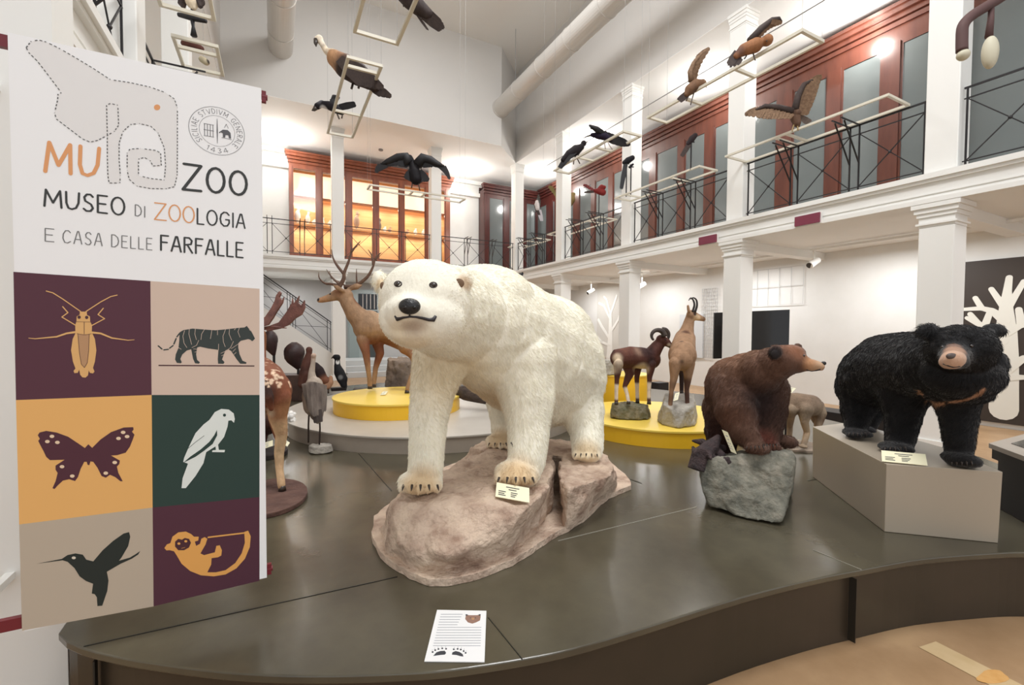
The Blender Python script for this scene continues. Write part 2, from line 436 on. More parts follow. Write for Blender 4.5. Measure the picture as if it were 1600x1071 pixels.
for k in range(5):
    y = 2.44+2.91*k
    column('square white lower column under the gallery, '+rn[k], HX-0.01, y, 0, SLZ0, 0.36, 'lower columns of the hall')
    column('square white upper gallery column, '+['nearest on the right', 'behind the flying owl', 'with a long-tailed black bird before it', 'behind the green-winged bird', 'at the far corner behind the red parrot'][k],
           HX, y, SLZ1, CEZ, 0.33, 'upper columns of the gallery')
for i, x in enumerate((1.49, 4.46)):
    column('square white lower column at the back, '+('beside the foot of the stairs' if i == 0 else 'behind the polar bear\'s head'), x-0.01, BY, 0, SLZ0, 0.36, 'lower columns of the hall')
    column('square white upper column before the lit cabinet, '+('left one' if i == 0 else 'right one, behind the black vulture\'s wing'), x, BY, SLZ1, CEZ, 0.33, 'upper columns of the gallery')
column('square white upper column at top left above the banner', LX-0.33, 5.35, SLZ1, CEZ, 0.33, 'upper columns of the gallery')
column('square white column of the left gallery, farther back behind the banner', LX-0.33, 8.26, SLZ1, CEZ, 0.33, 'upper columns of the gallery')

# ---------------------------------------------------------------- railings
def railing(label, p0, p1, z, out, brackets=True, panels=3, h=1.0, arm=0.5):
    p0 = Vector((*p0, 0)); p1 = Vector((*p1, 0)); d = (p1-p0); L = d.length; d.normalize(); out = Vector((*out, 0))
    t = thing('gallery_railing', label, 'railing', (*((p0+p1)/2).xy, z), 'black iron gallery railings')
    P = lambda s, zz: p0 + d*s + Vector((0, 0, z+zz))
    MB().bar(P(0, h), P(L, h), 0.022).build('handrail', IRON, t)
    MB().bar(P(0, h-0.13), P(L, h-0.13), 0.014).build('upper_rail', IRON, t)
    MB().bar(P(0, 0.1), P(L, 0.1), 0.014).build('lower_rail', IRON, t)
    g = 0.12; pw = (L-0.06-g*(panels-1))/panels; s = 0.03
    for i in range(panels):
        a, c = s, s+pw
        m = MB(); m.bar(P(a, 0.1), P(c, h-0.13), 0.012); m.bar(P(a, h-0.13), P(c, 0.1), 0.012); m.ball(P((a+c)/2, (0.1+h-0.13)/2), 0.022, 8, 6)
        m.build('cross_brace', IRON, t)
        for q in (a, c): MB().bar(P(q, 0.003), P(q, h), 0.018).build('post', IRON, t)
        if brackets and i < panels-1:
            m = MB()
            for q in (c, c+g):
                m.bar(P(q, h), P(q, h)+out*arm, 0.016); m.bar(P(q, h-0.02)+out*(arm-0.08), P(q, h-0.55), 0.016)
            m.build('bracket', IRON, t)
        s = c+g
    return t
lb = ['right bay beyond the nearest column, at the right edge', 'right gallery bay below the hawk with spread wings', 'right gallery bay below the small dark hanging bird', 'right gallery bay behind the green-winged bird', 'farthest right bay beside the corner, below the red parrot']
for k in range(-1, 4):
    y = 2.44+2.91*k
    railing('black iron railing with X panels, '+lb[k+1], (HX+0.1, y+0.34), (HX+0.1, y+2.90), SLZ1+0.01, (-1, 0), brackets=True)
for lbl, a, c, br in (('before the left part of the lit cabinet', -0.9, 1.48, True), ('before the middle of the lit cabinet', 1.83, 4.45, False), ('before the right end of the lit cabinet', 4.80, 7.48, True)):
    railing('black iron railing with X panels, '+lbl, (a, BY+0.1), (c, BY+0.1), SLZ1+0.01, (0, -1), brackets=br, arm=0.35)
railing('black iron railing of the left gallery above the banner', (LX-0.1, 2.95), (LX-0.1, 5.33), SLZ1+0.01, (1, 0))
railing('black iron railing of the left gallery, farther bay behind the banner', (LX-0.1, 5.7), (LX-0.1, 8.24), SLZ1+0.01, (1, 0))

# ---------------------------------------------------------------- cabinets
def cabinet(label, fn, s0, s1, posts, z, m, pane, depth=0.6, lit=False, ends=(True, True), door_name='door'):
    """fn(s, d, z) -> world; s along the run, d towards the wall; z = (base, base_top, glass_bottom, glass_top, top)"""
    zb, z1, zg0, zg1, zt = z
    def bx(mb, a, c): mb.box(fn(*a), fn(*c))
    t = thing('display_cabinet', label, 'cabinet', tuple(fn((s0+s1)/2, 0, zb)), 'wooden display cabinets on the gallery')
    k = MB(); bx(k, (s0, 0.06, zb+0.002), (s1, depth, zb+0.05)); bx(k, (s0, depth-0.03, zb+0.05), (s1, depth, zt)); bx(k, (s0, 0.06, zt-0.15), (s1, depth, zt-0.1))
    for e, s in zip(ends, (s0, s1)):
        if e: bx(k, (s-(0.02 if s == s1 else 0), 0.02, zb+0.002), (s+(0.02 if s == s0 else 0), depth, zt-0.1))
    k.build('carcass', m, t)
    k = MB(); bx(k, (s0, 0, zb+0.003), (s1, 0.06, zg0-0.06)); bx(k, (s0, -0.02, zb+0.003), (s1, 0, zb+0.12)); bx(k, (s0, -0.015, zg0-0.10), (s1, 0, zg0-0.06)); k.build('plinth_panel', m, t)
    k = MB()
    e0 = 0.12 if ends[0] else 0.0; e1 = 0.12 if ends[1] else 0.0
    for f, a, c in ((0.0, zg1+0.06, zt-0.34), (0.25, zt-0.34, zt-0.26), (0.45, zt-0.24, zt-0.16), (0.8, zt-0.15, zt-0.06), (1.0, zt-0.06, zt)):
        bx(k, (s0-e0*f, -0.16*f, a), (s1+e1*f, 0.06, c))
    k.build('cornice', m, t)
    edges = [(s0, s0)] + list(posts) + [(s1, s1)]
    k = None
    for a, c in posts:
        k = MB(); bx(k, (a, -0.025, zg0-0.06), (c, 0.05, zg1+0.06)); k.build('stile', m, t)
    for (a0, a1), (b0, b1) in zip(edges, edges[1:]):
        if b0-a1 < 0.1: continue
        w = 0.035
        d = MB(); bx(d, (a1+0.002, 0.0, zg0-0.06), (b0-0.002, 0.04, zg0)); bx(d, (a1+0.002, 0.0, zg1), (b0-0.002, 0.04, zg1+0.06))
        bx(d, (a1+0.002, 0.0, zg0), (a1+w, 0.04, zg1)); bx(d, (b0-w, 0.0, zg0), (b0-0.002, 0.04, zg1)); dr = d.build(door_name, m, t)
        g = MB(); bx(g, (a1+w, 0.015, zg0), (b0-w, 0.022, zg1)); g.build('pane', pane, dr)
    return t
XC = 9.6
fr = lambda s, d, z: (XC+d, s, z)
def ys(px, py=230): return PX(px, py, XC).y
ZR = (SLZ1, 3.70, 3.86, 6.5, 7.16)
YEND = 15.99
def run(label, pxs, y0, y1, m):
    posts = sorted([tuple(sorted((ys(a), ys(c)))) for a, c in pxs])
    cabinet(label, fr, y0, y1, posts, ZR, m, PANE, ends=(False, False))
yb = [ys(1545), ys(1155), ys(985), ys(868), 15.9]
run('tall mahogany glazed cabinet at the right edge above the gallery', [(1494, 1508)], -1.5, ys(1470), MAHOG)
run('tall mahogany glazed cabinet behind the hawk with spread wings', [(1214, 1237), (1291, 1312), (1375, 1403)], ys(1470)+0.01, yb[1], MAHOG)
run('tall mahogany glazed cabinet behind the small dark hanging bird', [(1016, 1026), (1060, 1070), (1102, 1116)], yb[1]+0.01, yb[2], MAHOG)
run('mahogany glazed cabinet behind the flying red parrot', [(897, 906), (925, 931), (952, 959)], yb[2]+0.01, yb[3], MAHOG)
run('shade-toned mahogany glazed cabinet of the far corner, on the right wall', [(855, 864), (834, 840)], yb[3]+0.01, 15.85, MAHOGD)
YCB = 16.02
fb = lambda s, d, z: (s, YCB+d, z)
def xs(px, py=330): return PY(px, py, YCB).x
ZB = (SLZ1, 3.70, 3.95, 6.62, 7.12)
cabinet('shade-toned mahogany glazed cabinet of the far corner, on the back wall', fb, xs(757), 9.5, [(xs(757), xs(764)), (xs(787), xs(795)), (xs(815), xs(822))], ZB, MAHOGD, PANE, depth=0.55, ends=(True, False))

# lit bird cabinet
LITW = mat('lit_cabinet_wood', (228, 180, 124), 0.45, (212, 160, 102), 3, stretch=(0.2, 1, 6))
CLEAR = bpy.data.materials.new('clear_glass'); CLEAR.use_nodes = True; nt = CLEAR.node_tree
nt.nodes.remove(nt.nodes['Principled BSDF']); tr = nt.nodes.new('ShaderNodeBsdfTransparent'); gl = nt.nodes.new('ShaderNodeBsdfGlossy'); gl.inputs['Roughness'].default_value = 0.03
mx = nt.nodes.new('ShaderNodeMixShader'); mx.inputs[0].default_value = 0.015
nt.links.new(tr.outputs[0], mx.inputs[1]); nt.links.new(gl.outputs[0], mx.inputs[2]); nt.links.new(mx.outputs[0], nt.nodes['Material Output'].inputs[0])
s0, s1 = xs(452), xs(703)
pp = [(452, 457), (495, 503), (541, 549), (584, 591), (624, 631), (665, 671), (696, 703)]
posts = [(xs(a), xs(c)) for a, c in pp]
MAHL = mat('warm_mahogany', (138, 74, 46), 0.35, (114, 58, 36), 5, stretch=(1, 1, 0.15), coat=0.2)
lit = cabinet('long mahogany cabinet lit warm orange inside, with white birds on its shelf', fb, s0, s1, posts, ZB, MAHL, CLEAR, depth=0.58)
zsh = PY(480, 349, YCB).z; zlt = PY(480, 306, YCB).z
MB().box((s0+0.03, YCB+0.52, 3.62), (s1-0.03, YCB+0.54, 7.0)).build('back_board', LITW, lit)
MB().box((s0+0.03, YCB+0.07, zsh-0.04), (s1-0.03, YCB+0.52, zsh)).build('shelf', LITW, lit)
MB().box((s0+0.03, YCB+0.07, zlt-0.03), (s1-0.03, YCB+0.30, zlt)).build('light_shelf', MAHL, lit)
MB().prism([(s0+0.05, YCB+0.30, zlt+0.02), (s1-0.05, YCB+0.30, zlt+0.02), (s1-0.05, YCB+0.46, 6.62), (s0+0.05, YCB+0.46, 6.62)], (0, 0.01, 0)).build('light_panel', emis('warm_panel', (255, 222, 190), 1.1), lit)
for xx in np.linspace(s0+0.5, s1-0.5, 5):
    area_lamp('cabinet_lamp', (xx, YCB+0.2, zlt-0.06), 0.9, 10, (1, 0.88, 0.70), sizey=0.2)
    area_lamp('cabinet_lamp', (xx, YCB+0.2, zsh-0.07), 0.9, 11, (1, 0.88, 0.68), sizey=0.2)

def ceiling_lamp(label, px, py, z, power=60, r=0.13):
    c = PZ(px, py, z)
    t = thing('ceiling_lamp', label, 'lamp', tuple(c), 'round gallery ceiling lamps')
    MB().disc(c-Vector((0, 0, 0.03)), r, 0.028).build('ring', WHITE, t)
    MB().disc(c-Vector((0, 0, 0.034)), r*0.86, 0.004).build('diffuser', emis('lamp_glow', (255, 252, 244), 14), t)
    l = bpy.data.lights.new('lamp_light', 'POINT'); l.energy = power; l.color = (1, 0.97, 0.92); l.shadow_soft_size = 0.12
    o = bpy.data.objects.new('lamp_light', l); COL.objects.link(o); o.location = c-Vector((0, 0, 0.55))
ceiling_lamp('glowing round ceiling lamp at upper left of the back gallery', 437, 208, CEZ, 75)
ceiling_lamp('glowing round ceiling lamp right of the black vulture', 728, 261, CEZ, 70)
ceiling_lamp('glowing round ceiling lamp at the far right corner, left of the two black hanging birds', 855, 266, CEZ, 70)
ceiling_lamp('glowing round ceiling lamp at the top edge above the right gallery', 1340, 2, CEZ, 80)
ceiling_lamp('glowing round ceiling lamp behind the hanging black birds', 932, 212, CEZ, 65)
ceiling_lamp('glowing round ceiling lamp behind the hawk with one raised wing', 1108, 120, CEZ, 65)
# small smoke detectors / ceiling spots
for px, py in ((595, 233),):
    c = PZ(px, py, CEZ); tag(MB().disc(c-Vector((0, 0, 0.05)), 0.07, 0.048).build('smoke_detector', mat('grey_plastic', (120, 118, 118), 0.5)), 'small dark round detector on the back gallery ceiling', 'detector')

# ventilation ducts under the hall ceiling
DUCTM = mat('duct_paint', (206, 202, 196), 0.35, metal=0.15)
def duct(label, px, py, x, z, r, y0):
    e = PZ(px, py, z)
    t = thing('ventilation_duct', label, 'duct', (e.x, (e.y+y0)/2, z))
    MB().tube([(e.x, y0, z), (e.x, e.y, z)], r, 32).build('pipe', DUCTM, t, smooth=False)
    y = y0
    while y < e.y:
        MB().tube([(e.x, y, z), (e.x, y+0.04, z)], r+0.012, 32).build('joint_ring', DUCTM, t); y += 1.3
    MB().tube([(e.x, e.y-0.06, z), (e.x, e.y+0.01, z)], r+0.02, 32).build('joint_ring', DUCTM, t)
    for q in (y0+1, e.y-1): MB().bar((e.x, q, z+r), (e.x, q, HCZ), 0.012).build('hanger', WIRE, t)
duct('long round grey ventilation duct crossing the ceiling at top centre', 782, 170, 0, 8.5, 0.27, 0)
duct('round grey ventilation duct under the ceiling at top left', 438, 95, 0, 8.6, 0.28, 0.5)

# ---------------------------------------------------------------- lower right gallery
def PXm(mb, pts, x, off, th=0.006): mb.prism([PX(a, c, x) for a, c in pts], (off, 0, 0)); return mb
MUR = mat('mural_brown', (56, 47, 41), 0.6); MURW = mat('mural_white', (226, 224, 214), 0.6)
t = thing('wall_mural', 'dark brown wall panel with white branching tree at right edge', 'mural', tuple(PX(1560, 660, 10.28)))
m = MB(); a = PX(1487, 412, 10.28); c = PX(1517, 655, 10.28); m.box((10.25, a.y, c.z), (10.295, a.y-4.5, a.z)); m.build('panel', MUR, t)
LAY = [0]
def stroke_px(mb, pts, x, w, off=-0.004):
    LAY[0] += 1; off = -0.003-0.0004*(LAY[0] % 30)
    q = [PX(a, c, x) for a, c in pts]
    for i, (p, r) in enumerate(zip(q, q[1:])):
        w0 = w[i] if hasattr(w, '__len__') else w; w1 = w[i+1] if hasattr(w, '__len__') else w
        d = (r-p).normalized(); n = d.cross(Vector((1, 0, 0))).normalized()
        mb.prism([p+n*w0/2, r+n*w1/2, r-n*w1/2, p-n*w0/2], (off, 0, 0))
    for i, p in enumerate(q):
        w0 = w[i] if hasattr(w, '__len__') else w
        mb.disc(p, w0/2, off-0.0002*(i % 2+1), 14, 'x')
m = MB(); X1 = 10.248
for pts, w in (([(1568, 640), (1570, 560), (1572, 520), (1572, 482)], [0.34, 0.31, 0.25, 0.16]), ([(1572, 482), (1574, 455), (1577, 434)], [0.16, 0.10, 0.08]),
               ([(1570, 480), (1558, 465), (1549, 452)], [0.11, 0.08, 0.07]), ([(1575, 480), (1588, 460), (1600, 440)], [0.11, 0.08, 0.07]),
               ([(1570, 500), (1550, 486), (1534, 482), (1500, 484)], [0.15, 0.09, 0.07, 0.05]), ([(1534, 482), (1524, 466)], [0.08, 0.07]),
               ([(1566, 532), (1540, 515), (1528, 505), (1516, 491)], [0.15, 0.10, 0.08, 0.07]), ([(1538, 512), (1546, 490)], [0.1, 0.08]), ([(1528, 506), (1511, 497)], [0.08, 0.06]),
               ([(1574, 520), (1596, 508), (1612, 490)], [0.12, 0.08, 0.08]), ([(1596, 508), (1592, 484)], [0.1, 0.08]), ([(1572, 578), (1600, 560)], [0.16, 0.09]), ([(1572, 590), (1600, 590)], [0.12, 0.07])):
    stroke_px(m, pts, X1, w)
m.build('white_tree', MURW, t)
t2 = thing('wall_mural', 'pale wall panel with a faint white branching tree, right of the polar bear\'s rump', 'mural', tuple(PX(955, 560, 10.28)))
a = PX(934, 455, 10.28); c = PX(978, 562, 10.28); MB().box((10.26, a.y, c.z), (10.295, c.y, a.z+0.25)).build('panel', mat('pale_mural', (216, 213, 206), 0.6), t2)
m = MB()
for pts, w in (([(952, 560), (954, 520), (954, 490)], [0.3, 0.2, 0.12]), ([(954, 500), (944, 478), (936, 474)], 0.08), ([(954, 492), (960, 474), (964, 462)], 0.08), ([(954, 490), (948, 468), (944, 464)], 0.07), ([(953, 530), (940, 510), (935, 500)], 0.09), ([(954, 520), (966, 500), (970, 488)], 0.09), ([(953, 540), (940, 535), (934, 528)], 0.08)):
    stroke_px(m, pts, 10.255, w)
m.build('white_tree', mat('white_print', (246, 245, 240), 0.6), t2)

# television on the back right
c0 = W(1116, 489, 9.0); c1 = W(1234, 484, 8.8); hgt = Vector((0, 0, -0.92))
t = thing('television', 'large black flat screen behind the brown bear', 'television', tuple((c0+c1)/2+hgt-Vector((0, 0, 0.9))))
nrm = (c1-c0).cross(hgt).normalized()
m = MB().prism([c0, c1, c1+hgt, c0+hgt], -nrm*0.05 if nrm.dot(EYE-c0) > 0 else nrm*0.05); m.build('screen', BLACK, t)
b_ = (c0+c1)/2+hgt; k = 0.06
m = MB().bar(b_-nrm*0.0+F0*0.08+Vector((0, 0, 0.3)), Vector((b_.x, b_.y, 0.03))+F0*0.08, 0.06); m.box((b_.x-0.4, b_.y-0.1, 0.002), (b_.x+0.4, b_.y+0.35, 0.035)); m.build('stand', IRON, t)

# light tracks and spot heads
def track(label, a, c):
    t = thing('light_track', label, 'light track', tuple((Vector(a)+Vector(c))/2), 'white light tracks under the gallery')
    MB().bar(a, c, 0.05, 0.04).build('rail', WHITE, t)
track('white light track under the right gallery, nearer stretch', (9.4, 0.5, 3.14), (9.4, 5.2, 3.14))
track('white light track under the right gallery, middle stretch', (9.4, 5.7, 3.14), (9.4, 8.1, 3.14))
track('white light track under the right gallery, far stretch', (9.4, 8.6, 3.14), (9.4, 12.4, 3.14))
def spot(label, px, py, x=9.4):
    c = PX(px, py, x); c.z = min(c.z, 2.98); c.y = min(c.y, 12.2)
    t = thing('spotlight', label, 'spotlight', (c.x, c.y, 3.1), 'spotlights on the tracks')
    MB().bar((c.x, c.y, 3.12), (c.x, c.y, c.z+0.05), 0.02).build('arm', WHITE, t)
    MB().tube([c+Vector((0.1, -0.02, 0.05)), c+Vector((-0.12, 0.02, -0.07))], [0.06, 0.07], 14).build('head', WHITE, t)
    MB().tube([c+Vector((-0.121, 0.02, -0.071)), c+Vector((-0.124, 0.02, -0.073))], 0.058, 14).build('lens', mat('lens_dark', (70, 70, 72), 0.2), t)
spot('white spotlight head on the track between the two nearest columns', 1272, 410)
spot('white spotlight head left of the third column', 1003, 446)
spot('white spotlight head nearest the fourth column', 902, 458)
# grid panels on the wall: white wire lattice
def lattice(label, px0, py0, px1, py1, nx, nz):
    a = PX(px0, py0, 10.28); c = PX(px1, py1, 10.28)
    m = MB()
    for i in range(nx+1):
        y = a.y+(c.y-a.y)*i/nx; m.bar((10.27, y, a.z), (10.27, y, c.z), 0.008)
    for i in range(nz+1):
        z = a.z+(c.z-a.z)*i/nz; m.bar((10.26, a.y, z), (10.26, c.y, z), 0.008)
    tag(m.build('wire_lattice', mat('lattice_grey', (196, 196, 196), 0.5)), label, 'lattice')
lattice('white wire lattice on the wall left of the second column', 1098, 452, 1120, 560, 8, 20)
lattice('wire shelf grid on the wall between the two nearest columns', 1168, 425, 1255, 475, 5, 2)
# picture frame on white wall
a = PX(1063, 492, 10.28); c = PX(1098, 560, 10.28)
tag(MB().box((10.255, a.y, a.z), (10.295, c.y, c.z)).build('wall_board', mat('board_grey', (214, 217, 220), 0.5)), 'pale grey board on the white wall right of the goat-antelope', 'board')
# dark red signs on fascia
def sign(label, px0, py0, px1, py1):
    x = HX-0.09; a = PX(px0, py0, x); c = PX(px1, py1, x)
    t = thing('direction_sign', label, 'sign', (x, (a.y+c.y)/2, min(a.z, c.z)), 'dark red signs on the gallery edge')
    z0 = SLZ0+0.02; z1 = SLZ0+0.17
    MB().box((x, a.y, z0), (x-0.03, c.y, z1)).build('plate', mat('maroon_sign', (124, 52, 72), 0.45), t)
    MB().box((x+0.02, a.y+0.02, z0-0.015), (x-0.001, c.y-0.02, z1+0.015)).build('frame', WHITE, t)
sign('dark red rectangular sign on the gallery edge near the nearest column', 1243, 355, 1282, 338)
sign('dark red rectangular sign on the gallery edge left of the second column', 1093, 391, 1120, 384)
# low dark bench and boxes by the back right wall
def pbox(name, label, cat, a, c, m, **k): return tag(MB().box(a, c).build(name, m, **k), label, cat)
pbox('low_bench', 'low black bench on the floor between the columns behind the brown bear and wolf', 'bench', (8.0, 3.3, 0.002), (8.45, 5.15, 0.22), IRON, bevel=0.01)
pbox('speaker_box', 'small black box standing by the wall left of the goat-antelope', 'box', (7.15, 6.95, 0.002), (7.45, 7.2, 0.42), IRON, bevel=0.01)
pbox('low_box', 'low black box on the floor right of the goat-antelope\'s rock', 'box', (7.0, 5.75, 0.002), (7.3, 6.05, 0.30), IRON, bevel=0.01)

# ---------------------------------------------------------------- lower back: stairs, door
YS = 14.9
t = thing('staircase', 'white staircase with black iron railing, left behind the stag', 'staircase', (1.2, YS+0.6, 0))
def Q(px, py): return PY(px, py, YS)
a = Q(380, 459); c = Q(521, 554)
m = MB().prism([a, c, Vector((c.x, YS, 0.002)), Vector((a.x, YS, 0.002))], (0, 0.12, 0)); m.build('stringer', WHITE, t)
m = MB().prism([a+Vector((0, 1.2, 0)), c+Vector((0, 1.2, 0)), Vector((c.x, YS+1.2, 0.002)), Vector((a.x, YS+1.2, 0.002))], (0, 0.1, 0)); m.build('stringer', WHITE, t)
n = 16; m = MB()
for i in range(n):
    f = i/n; x = c.x+(a.x-c.x)*f; zt = (c.z-0.1)*(1-f)+(a.z-0.1)*f; x2 = c.x+(a.x-c.x)*(i+1)/n
    m.box((x, YS+0.12, max(zt-0.17, 0.003)), (x2, YS+1.2, zt))
m.build('steps', WALLW, t)
sl = (a-c); 
def R_(f, h): return c + sl*f + Vector((0, 0.06, h))
m = MB()
for h, w in ((0.95, 0.03), (0.88, 0.015), (0.72, 0.012), (0.10, 0.012)): m.bar(R_(0, h), R_(1, h), w)
for f in (0.005, 0.03, 0.07, 0.44, 0.47, 0.5, 0.53, 0.93, 0.96): m.bar(R_(f, 0.0), R_(f, 0.95), 0.018)
for f0, f1 in ((0.07, 0.44), (0.53, 0.93)):
    m.bar(R_(f0, 0.1), R_(f1, 0.72), 0.012); m.bar(R_(f0, 0.72), R_(f1, 0.1), 0.012)
m.build('railing', IRON, t)
# broad floor steps at the back
for i, (y, z) in enumerate(((14.6, 0.16), (15.0, 0.32), (15.4, 0.48))):
    struct(MB().box((1.95, y, 0.002+0.16*i), (4.4, 16.98, z)).build('trim_%d' % (6+i), mat('step_stone', (186, 186, 184), 0.5)))
# grey double door with dark glass
YD = 16.93
def Dq(px, py): return PY(px, py, YD)
t = struct(MB().box(tuple(Dq(543, 452)), tuple(Dq(592, 590)+Vector((0, 0.06, 0)))).build('door_1', mat('door_grey', (150, 158, 156), 0.5)))
m = MB(); p = Dq(545, 484); q = Dq(561, 566); m.box((p.x, YD-0.03, q.z), (q.x, YD, p.z)); m.build('door_leaf', mat('door_leaf_grey', (132, 142, 140), 0.45), t)
m = MB(); p = Dq(560, 459); q = Dq(589, 484); m.box((p.x, YD-0.02, q.z), (q.x, YD-0.001, p.z)); m.build('transom_glass', mat('night_glass', (20, 22, 24), 0.1), t)
m = MB(); p = Dq(575, 486); q = Dq(590, 566); m.box((p.x, YD-0.02, q.z), (q.x, YD-0.001, p.z)); m.build('door_leaf', mat('door_leaf_dark', (62, 66, 66), 0.3), t)
m = MB(); 
for px in (566, 572, 578, 584): 
    p = Dq(px, 460); q = Dq(px+1.5, 483); m.box((p.x, YD-0.035, q.z), (q.x, YD-0.021, p.z))
m.build('window_bars', mat('bars', (150, 140, 132), 0.4), t)
# ================================================================== PLATFORM AND PLINTHS
PT = 0.37
def smooth_poly(pts, n=6):
    out = []; N = len(pts)
    for i in range(N-1):
        p0 = pts[max(i-1, 0)]; p1 = pts[i]; p2 = pts[i+1]; p3 = pts[min(i+2, N-1)]
        for k in range(n):
            t = k/n; t2 = t*t; t3 = t2*t
            out.append(0.5*((2*p1) + (-p0+p2)*t + (2*p0-5*p1+4*p2-p3)*t2 + (-p0+3*p1-3*p2+p3)*t3))
    out.append(pts[-1]); return out
edge_px = [(150, 1020), (219, 1034), (350, 1051), (481, 1057), (612, 1054), (700, 1048), (815, 1031), (900, 1013), (1009, 981), (1162, 933), (1270, 906), (1346, 891), (1442, 874), (1556, 865), (1600, 863.5)]
near = smooth_poly([PZ(a, c, PT) for a, c in edge_px], 4)
near += [Vector((v.x, v.y, PT)) for v in smooth_poly([near[-1], LD(3.4, 2.42, PT), LD(4.0, 2.9, PT), LD(4.4, 4.2, PT)], 5)[1:]]
left = [PZ(127, 1013, PT), PZ(104, 1003, PT), PZ(91, 990, PT)]
l0 = left[-1]; left = left[::-1]
# left flank runs back past the banner, far edge closes round behind the plinths
back = [Vector((6.9, 5.0, PT)), Vector((6.2, 7.6, PT)), Vector((4.9, 9.2, PT)), Vector((3.2, 9.9, PT)), Vector((1.0, 9.6, PT)), Vector((-0.35, 8.4, PT)), Vector((-0.72, 6.0, PT)), Vector((-0.76, 3.4, PT))]
outline = near + smooth_poly([near[-1]]+back, 4)[1:] + [l0] + left[1:]
# drop near-duplicates
o2 = []
for p in outline:
    if not o2 or (p-o2[-1]).length > 0.012: o2.append(p)
outline = o2
plat = thing('exhibit_platform', 'large low dark olive platform with curved front edge that carries the animals', 'platform', (2.5, 5, 0))
MB().prism([p-Vector((0, 0, 0.03)) for p in outline], (0, 0, 0.03)).build('platform_top', OLIVE, plat, bevel=0.006)
ctr = Vector((2.5, 5, 0))
ins = []
for i, p in enumerate(outline):
    a = outline[i-1]; c = outline[(i+1) % len(outline)]; d = (c-a); d.z = 0; d.normalize(); n = Vector((-d.y, d.x, 0))
    ins.append(Vector((p.x, p.y, 0.001)) + n*0.03)
MB().prism(ins, (0, 0, PT-0.032)).build('platform_skirt', OLIVES, plat)
SEAM = mat('seam_dark', (34, 32, 28), 0.4); SEAML = mat('seam_light', (150, 146, 134), 0.3)
def seam(pts, m, w=0.004):
    k = MB(); q = [PZ(a, c, PT)+Vector((0, 0, 0.001)) for a, c in pts]
    for p, r in zip(q, q[1:]): k.bar(p, r, w, 0.003)
    k.build('panel_seam', m, plat)
seam([(131, 1011), (621, 902)], SEAM); seam([(872, 846), (1088, 793)], SEAML); seam([(763, 966), (816, 1031)], SEAM, 0.003)
seam([(560, 709), (612, 768)], SEAM); seam([(1346, 891), (1270, 860)], SEAML, 0.003); seam([(963, 742), (1003, 756)], SEAM); seam([(1262, 752), (1290, 747)], SEAM)
for px, y0, y1 in ((1338, 897, 1012),):
    a = PZ(1338, 896, PT-0.01); MB().box((a.x-0.002, a.y-0.004, 0.01), (a.x+0.002, a.y+0.03, PT-0.04)).build('skirt_joint', SEAM, plat)
a = PZ(146, 1022, PT-0.01); MB().box((a.x-0.002, a.y-0.002, 0.01), (a.x+0.003, a.y+0.03, PT-0.04)).build('skirt_joint', SEAM, plat)
# tape strip on the wooden floor with an orange stain
q = [PZ(a, c, 0.0015) for a, c in ((1436, 1012), (1462, 1003), (1625, 1085), (1600, 1100))]
tag(MB().prism(q, (0, 0, 0.001)).build('floor_tape', mat('tape', (206, 180, 140), 0.45, (196, 168, 124), 8)), 'pale strip of worn tape on the wooden floor at bottom right', 'tape')
st = [PZ(1551+24*math.cos(t)*(1+0.2*math.sin(3*t)), 1058+11*math.sin(t), 0.0028) for t in np.linspace(0, 6.28, 18)[:-1]]
tag(MB().prism(st, (0, 0, 0.0006)).build('floor_stain', mat('stain', (206, 152, 82), 0.5, (214, 166, 104), 20)), 'orange stain on the pale tape strip at bottom right', 'stain')

def plinth(name, label, c, r, z0, h, m_side, m_top, parts=('top', 'side'), ry=None):
    t = thing(name, label, 'plinth', (c.x, c.y, z0))
    MB().disc((c.x, c.y, z0+0.001), r-0.012, h-0.021, 96).build('drum', m_side, t)
    o = MB().disc((c.x, c.y, z0+h-0.02), r, 0.02, 96).build('lid', m_top, t, bevel=0.004)
    return t
gc = LD(-1.0, 6.02, 0); plinth('round_plinth', 'large low round grey plinth behind the polar bear', gc, 1.86, PT, 0.165, TAUPES, mat('pale_grey_top', (190, 184, 174), 0.32, (182, 175, 165), 2))
GZ = PT+0.165
yc = LD(-1.43, 5.66, 0); plinth('round_plinth', 'low round yellow plinth under the stag', yc, 0.78, GZ, 0.178, YELL, YELLT)
YZ1 = GZ+0.178
y2 = LD(1.72, 5.35, 0); plinth('round_plinth', 'low round yellow plinth under the wild sheep and goat-antelope', y2, 0.95, PT, 0.175, YELL, YELLT)
YZ2 = PT+0.175
y3 = LD(1.70, 6.95, 0); plinth('round_plinth', 'taller yellow round plinth behind the wild sheep', y3, 0.42, PT, 0.50, YELL, YELLT)

# angular grey plinth of the black bear
BPZ = 0.774
top = [PZ(a, c, BPZ) for a, c in ((1270, 667), (1385, 725.5), (1567, 738), (1476, 700), (1330, 660))]
t = thing('angular_plinth', 'angular taupe plinth under the black bear', 'plinth', tuple(Vector((top[1].x, top[1].y, PT))))
ctr_ = sum(top, Vector())/5
bt = [Vector((ctr_.x+(p.x-ctr_.x)*0.985, ctr_.y+(p.y-ctr_.y)*0.985, PT+0.001)) for p in top]
m = MB(); n = 5
m.add(bt+[p-Vector((0, 0, 0.0)) for p in top], [tuple(reversed(range(5))), (5, 6, 7, 8, 9)] + [(i, (i+1) % 5, 5+(i+1) % 5, 5+i) for i in range(5)])
m.build('body', TAUPE, t, bevel=0.003)
